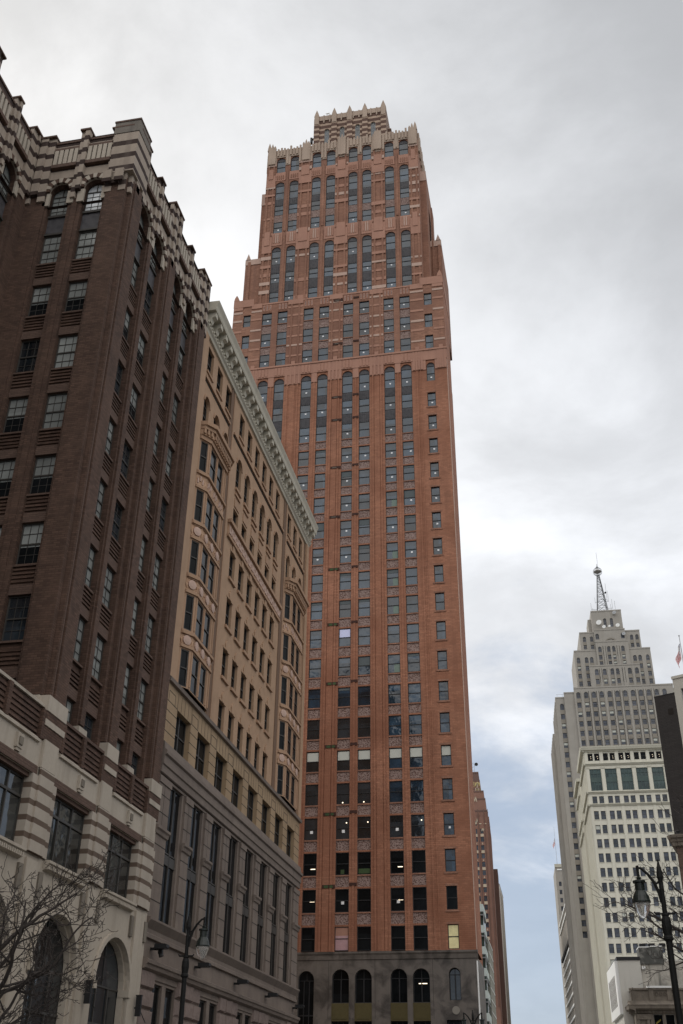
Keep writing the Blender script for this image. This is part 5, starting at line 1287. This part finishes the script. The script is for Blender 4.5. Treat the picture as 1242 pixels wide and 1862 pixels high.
def old_b():
    w = MB('old_stone'); F = Face(0, 0, 0); Z = lambda z: 1.6 + (z - 1.6) * k_ * .985; win = Windows('old'); W_ = 15; zc = Z(8.77)
    xw = [2.75, 4.55, 7.2, 9.0, 11.7, 13.4]; ops = [op(x, x + 1.42, Z(7.38) - 4.2, Z(7.38)) for x in xw] + [op(x, x + 1.42, 4, 9) for x in xw]
    wall(w, F, 0, W_, 0, zc, ops, .45); shell(w, 0, W_, 0, 12, 0, zc, 'f')
    shell(w, 0, W_, 0.02, 12, zc - 2, zc - .1, 'f')
    for G, a, b in ((F, -1, W_), (Face(0, 0, -pi / 2), -12, 1)):
        sweep(w, G, [(0, Z(7.4)), (.12, Z(7.42)), (.12, Z(7.55)), (.5, Z(7.6)), (1.0, Z(7.66)), (1.05, Z(7.78)), (1.15, Z(7.86)), (.5, Z(7.95)), (.3, Z(8.05)), (.3, Z(8.08)), (0, Z(8.1))], a, b)
        n = 26
        for k in range(n): x = a + .9 + (b - a - 1.8) * k / (n - 1); fbox(w, G, x - .14, x + .14, Z(7.44), Z(7.55), .12, .34)
        for k in range(6): x = a + 1 + (b - a - 2) * k / 5; fbox(w, G, x - .35, x + .35, Z(8.1), Z(8.7), 0, .16, 'old_stone')
        fbox(w, G, a + .4, b, Z(8.68), Z(8.78), 0, .22)
    for k in range(6):                                   # carved roundels on the parapet
        x = 3.0 + .62 * k
        for j in range(12):
            a0, a1 = 2 * pi * j / 12, 2 * pi * (j + 1) / 12
            prism(w, F, [(x + .16 * cos(a0), Z(8.45) + .22 * sin(a0)), (x + .16 * cos(a1), Z(8.45) + .22 * sin(a1)), (x + .24 * cos(a1), Z(8.45) + .31 * sin(a1)), (x + .24 * cos(a0), Z(8.45) + .31 * sin(a0))][::-1], 0, .08, 'old_stone_dark')
    for a, b in ((2.2, 6.0), (8.5, 11)): w.box(a, b, -.35, .3, Z(8.78), Z(8.78) + .3, 'white_rail')
    for x in (.1, 1.6, 2.2, 6.2, 6.6): fbox(w, F, x, x + .45, 0, Z(7.35), 0, .2, 'old_stone')
    fbox(w, F, .1, 2.3, Z(7.1), Z(7.38), 0, .28)
    for i, o in enumerate(ops):
        ex = [('window_lettering', lambda mb, F_, uc, z, d: [mb.tube([F_.P(uc - .45 + .12 * k, z + 2.75 + .08 * k, d + .03), F_.P(uc - .4 + .12 * k, z + 3.05 + .08 * k, d + .03), F_.P(uc - .36 + .12 * k, z + 2.85 + .08 * k, d + .03)], .022, 4, 'yellow_script') for k in range(7)])] if i == 0 else []
        win.add(F, (o[0] + o[1]) / 2, o[2] + .01, 1.4, o[3] - o[2] - .02, -.35, 'dh', frame='pale_frame' if i < 2 else 'bronze_frame', gl='glass_black', prio=i, extras=ex)
    w.build('stone_wall', 'old'); win.finish(simple=False)
old_b()

# brick block behind the camera, seen only as the brown reflection in the lower windows of the red tower
mat('mirror_brick', (.30, .21, .14), var=.3)
thing('refl', 'brown_office_block', 'brown office block down the street, mirrored in the red tower\'s lower windows', 'office building', (-62, -45, 0))
w = MB('mirror_brick'); F = Face(0, -40, pi)
wall(w, F, 36, 90, 0, 66, [op(37.5 + 3.4 * k, 39.4 + 3.4 * k, 4 + 3.8 * j, 6.2 + 3.8 * j) for k in range(15) for j in range(15)], .3)
shell(w, -90, -36, -70, -40, 0, 66, 'b'); w.build('brick_wall', 'refl')
w = MB('glass_dark'); w.face([F.P(36.5, 3, -.3), F.P(89, 3, -.3), F.P(89, 62, -.3), F.P(36.5, 62, -.3)]); w.build('glazing', 'refl')

# unseen block added right of the frame to shade the lower storeys
thing('opp', 'unseen_shade_block', 'unseen grey office block across the street, added to shade the lower storeys', 'office building', (30, 30, 0))
w = MB('deck_concrete'); F = Face(20, 0, -pi / 2)
wall(w, F, -84, 25, 0, 22, [op(-83 + 3.6 * k, -81 + 3.6 * k, 4.5 + 3.9 * j, 6.9 + 3.9 * j) for k in range(30) for j in range(4)], .3)
shell(w, 20, 40, -25, 84, 0, 22, 'l'); w.build('stone_wall', 'opp')
w = MB('glass_dark'); w.face([F.P(-83.5, 3, -.29), F.P(24, 3, -.29), F.P(24, 21, -.29), F.P(-83.5, 21, -.29)]); w.build('glazing', 'opp')

# ------------------------------------------------------------------ street lamps
def street_lamp(x, y, label, first=None, side=1, ht=9.0, rz=0.0):
    key = 'lamp%d' % len(THINGS)
    thing(key, 'street_lamp', label, 'street lamp', (x, y, 0), rz, 'cast iron street lamps', local=True)
    p = MB('lamp_iron')
    p.lathe((0, 0, 0), [(.26, 0), (.26, .25), (.2, .35), (.19, .9), (.14, 1.05), (.105, 1.3), (.095, 6.55), (.15, 6.6), (.15, 6.66), (.125, 6.72), (.15, 6.95), (.14, 7.15), (.1, 7.28), (.12, 7.32), (.075, 7.36), (.07, 8.05), (.075, 8.1), (.06, 8.2), (.06, 8.3), (.1, 8.45), (.09, 8.62), (.04, 8.86), (.025, 8.93), (.04, 8.96), (.02, 9.0)], 14)
    p.build('post', key, smooth=False)
    for sd in ((side,) if side else (-1, 1)):
        a = MB('lamp_iron'); X = lambda v: v * sd
        a.tube([(X(.06), 0, 7.7), (X(.1), 0, 8.0), (X(.2), 0, 8.3), (X(.36), 0, 8.55), (X(.55), 0, 8.74), (X(.68), 0, 8.76)], [.04, .05, .05, .045, .04, .04], 8)
        a.tube([(X(.05), 0, 8.32), (X(.12), 0, 8.27), (X(.2), 0, 8.29)], .035, 6)
        a.tube([(X(.66), 0, 8.82), (X(.66), 0, 8.6), (X(.66), 0, 8.5)], [.05, .04, .05], 8); a.build('arm', key)
        h = MB('lamp_green')
        h.lathe((X(.66), 0, 0), [(.03, 8.5), (.08, 8.46), (.06, 8.4), (.12, 8.38), (.2, 8.36), (.2, 8.3), (.15, 8.28), (.15, 8.06), (.17, 8.04), (.24, 7.9), (.27, 7.78), (.285, 7.74), (.285, 7.7), (.24, 7.69)], 18); h.build('lamp_housing', key, smooth=False)
        gl = MB('lamp_glass'); gl.lathe((X(.66), 0, 0), [(.25, 7.69), (.245, 7.6), (.2, 7.44), (.12, 7.3), (.06, 7.24), (.02, 7.22)], 18); gl.build('lamp_globe', key, smooth=True)
    b = MB('lamp_iron')
    b.tube([(-.32, 0, 7.42), (-.28, 0, 7.36), (.28, 0, 7.36), (.32, 0, 7.42)], .03, 6); b.build('banner_bracket', key)
street_lamp(3.22, 35.5, 'black iron street lamp rising in front of the cream office block', side=-1)
street_lamp(-14.88, 43.0, 'black iron street lamp standing before the grey stone base', side=1)
street_lamp(-6.95, 85.2, 'distant twin armed street lamp top at the red tower\'s base corner', side=0)

# ------------------------------------------------------------------ bare winter trees
def bare_tree(key, x, y, label, seed, stem, limbs, depth, droop=.12):
    """stem: points and radii of the trunk; limbs: (start, direction, length, radius) grown out recursively"""
    thing(key, 'bare_tree', label, 'tree', (x, y, 0), 0, 'bare winter trees', local=True)
    rnd = random.Random(seed); tr = MB('bark'); br = MB('bark')
    tr.tube([p for p, _ in stem], [r_ for _, r_ in stem], 10); tr.build('trunk', key, smooth=True)
    def grow(p, d, ln, r0, lv):
        n = max(4, int(ln / .16)) if lv < 3 else 4; pts = [p]; rs = [r0]; q = Vector(p); dd = Vector(d).normalized(); kids = []
        for i in range(n):
            j = Vector((rnd.uniform(-1, 1), rnd.uniform(-1, 1), rnd.uniform(-1, 1))) * (.15 + .05 * lv)
            dd = (dd + j + Vector((0, 0, .10 if dd.z < .5 else -.03))).normalized()
            q = q + dd * ln / n; pts.append(q.copy()); rs.append(max(r0 * (1 - .72 * (i + 1) / n), .008)); kids.append((q.copy(), dd.copy(), rs[-1]))
        br.tube(pts, rs, 7 if r0 > .03 else (4 if r0 > .012 else 3), cap=False)
        if lv >= depth or ln < .16: return
        m = max(2, int(ln / (.3 if lv < 2 else .19))); m = min(m, 7 if lv < 3 else 3)
        for k in range(m):
            i = int((k + rnd.uniform(.3, 1)) / m * n); i = min(max(i, 1), n - 1); P, D, R_ = kids[i]
            ax = D.orthogonal().normalized(); ax.rotate(Matrix.Rotation(rnd.uniform(0, 2 * pi), 3, D))
            ang = rnd.uniform(.5, 1.15); nd = D * cos(ang) + ax * sin(ang)
            nl = ln * rnd.uniform(.34, .62) * (1 - .25 * i / n); grow(P, nd, nl, max(R_ * rnd.uniform(.52, .74), .008), lv + 1)
    for p, d, ln, r_ in limbs: grow(Vector(p), d, ln, r_, 1)
    br.build('branches', key)
bare_tree('tree_l', -15.1, 27, 'bare dark tree in front of the white arcaded base', 21,
          [((0, 0, -.1), .17), ((.02, 0, 1.2), .14), ((-.05, .05, 2.6), .125), ((.05, 0, 3.9), .11), ((.22, .1, 4.9), .09)],
          [((.0, 0, 3.6), (.75, .3, .75), 3.61, .08), ((.22, .1, 4.9), (.35, .2, 1), 3.10, .075), ((.15, .05, 4.6), (-.4, .3, .9), 2.24, .06), ((-.03, 0, 2.9), (.8, -.1, .45), 3.10, .06),
           ((.05, 0, 4.1), (.9, .1, .35), 3.78, .065), ((.1, 0, 4.4), (.2, -.8, .7), 2.06, .05), ((0, 0, 3.3), (.3, .9, .4), 2.06, .05), ((.2, .1, 4.8), (.9, .4, .7), 3.10, .055), ((-.05, 0, 3.1), (.85, .5, .2), 2.92, .05), ((.1, 0, 4.5), (.7, -.3, .8), 2.92, .055)], 5)
bare_tree('tree_r', 6.0, 37.8, 'bare tree reaching in from the right behind the street lamp', 12,
          [((0, 0, -.1), .2), ((0, 0, 2.5), .16), ((-.1, 0, 5), .14), ((0, .1, 7), .11), ((.1, 0, 9), .07)],
          [((-.1, 0, 6.1), (-1, -.15, .42), 4.3, .085), ((-.1, 0, 5.5), (-1, .1, .36), 3.9, .075), ((-.05, 0, 6.6), (-.7, .2, .75), 3.8, .06), ((0, .1, 7.2), (-.5, -.2, .95), 4.2, .06),
           ((0, .1, 7.6), (.6, .2, .8), 3.0, .06), ((-.1, 0, 5.2), (-.9, -.35, .1), 3.0, .055), ((.1, 0, 9), (0, 0, 1), 2.5, .05), ((0, 0, 5), (.9, .1, .5), 3.0, .06)], 4)
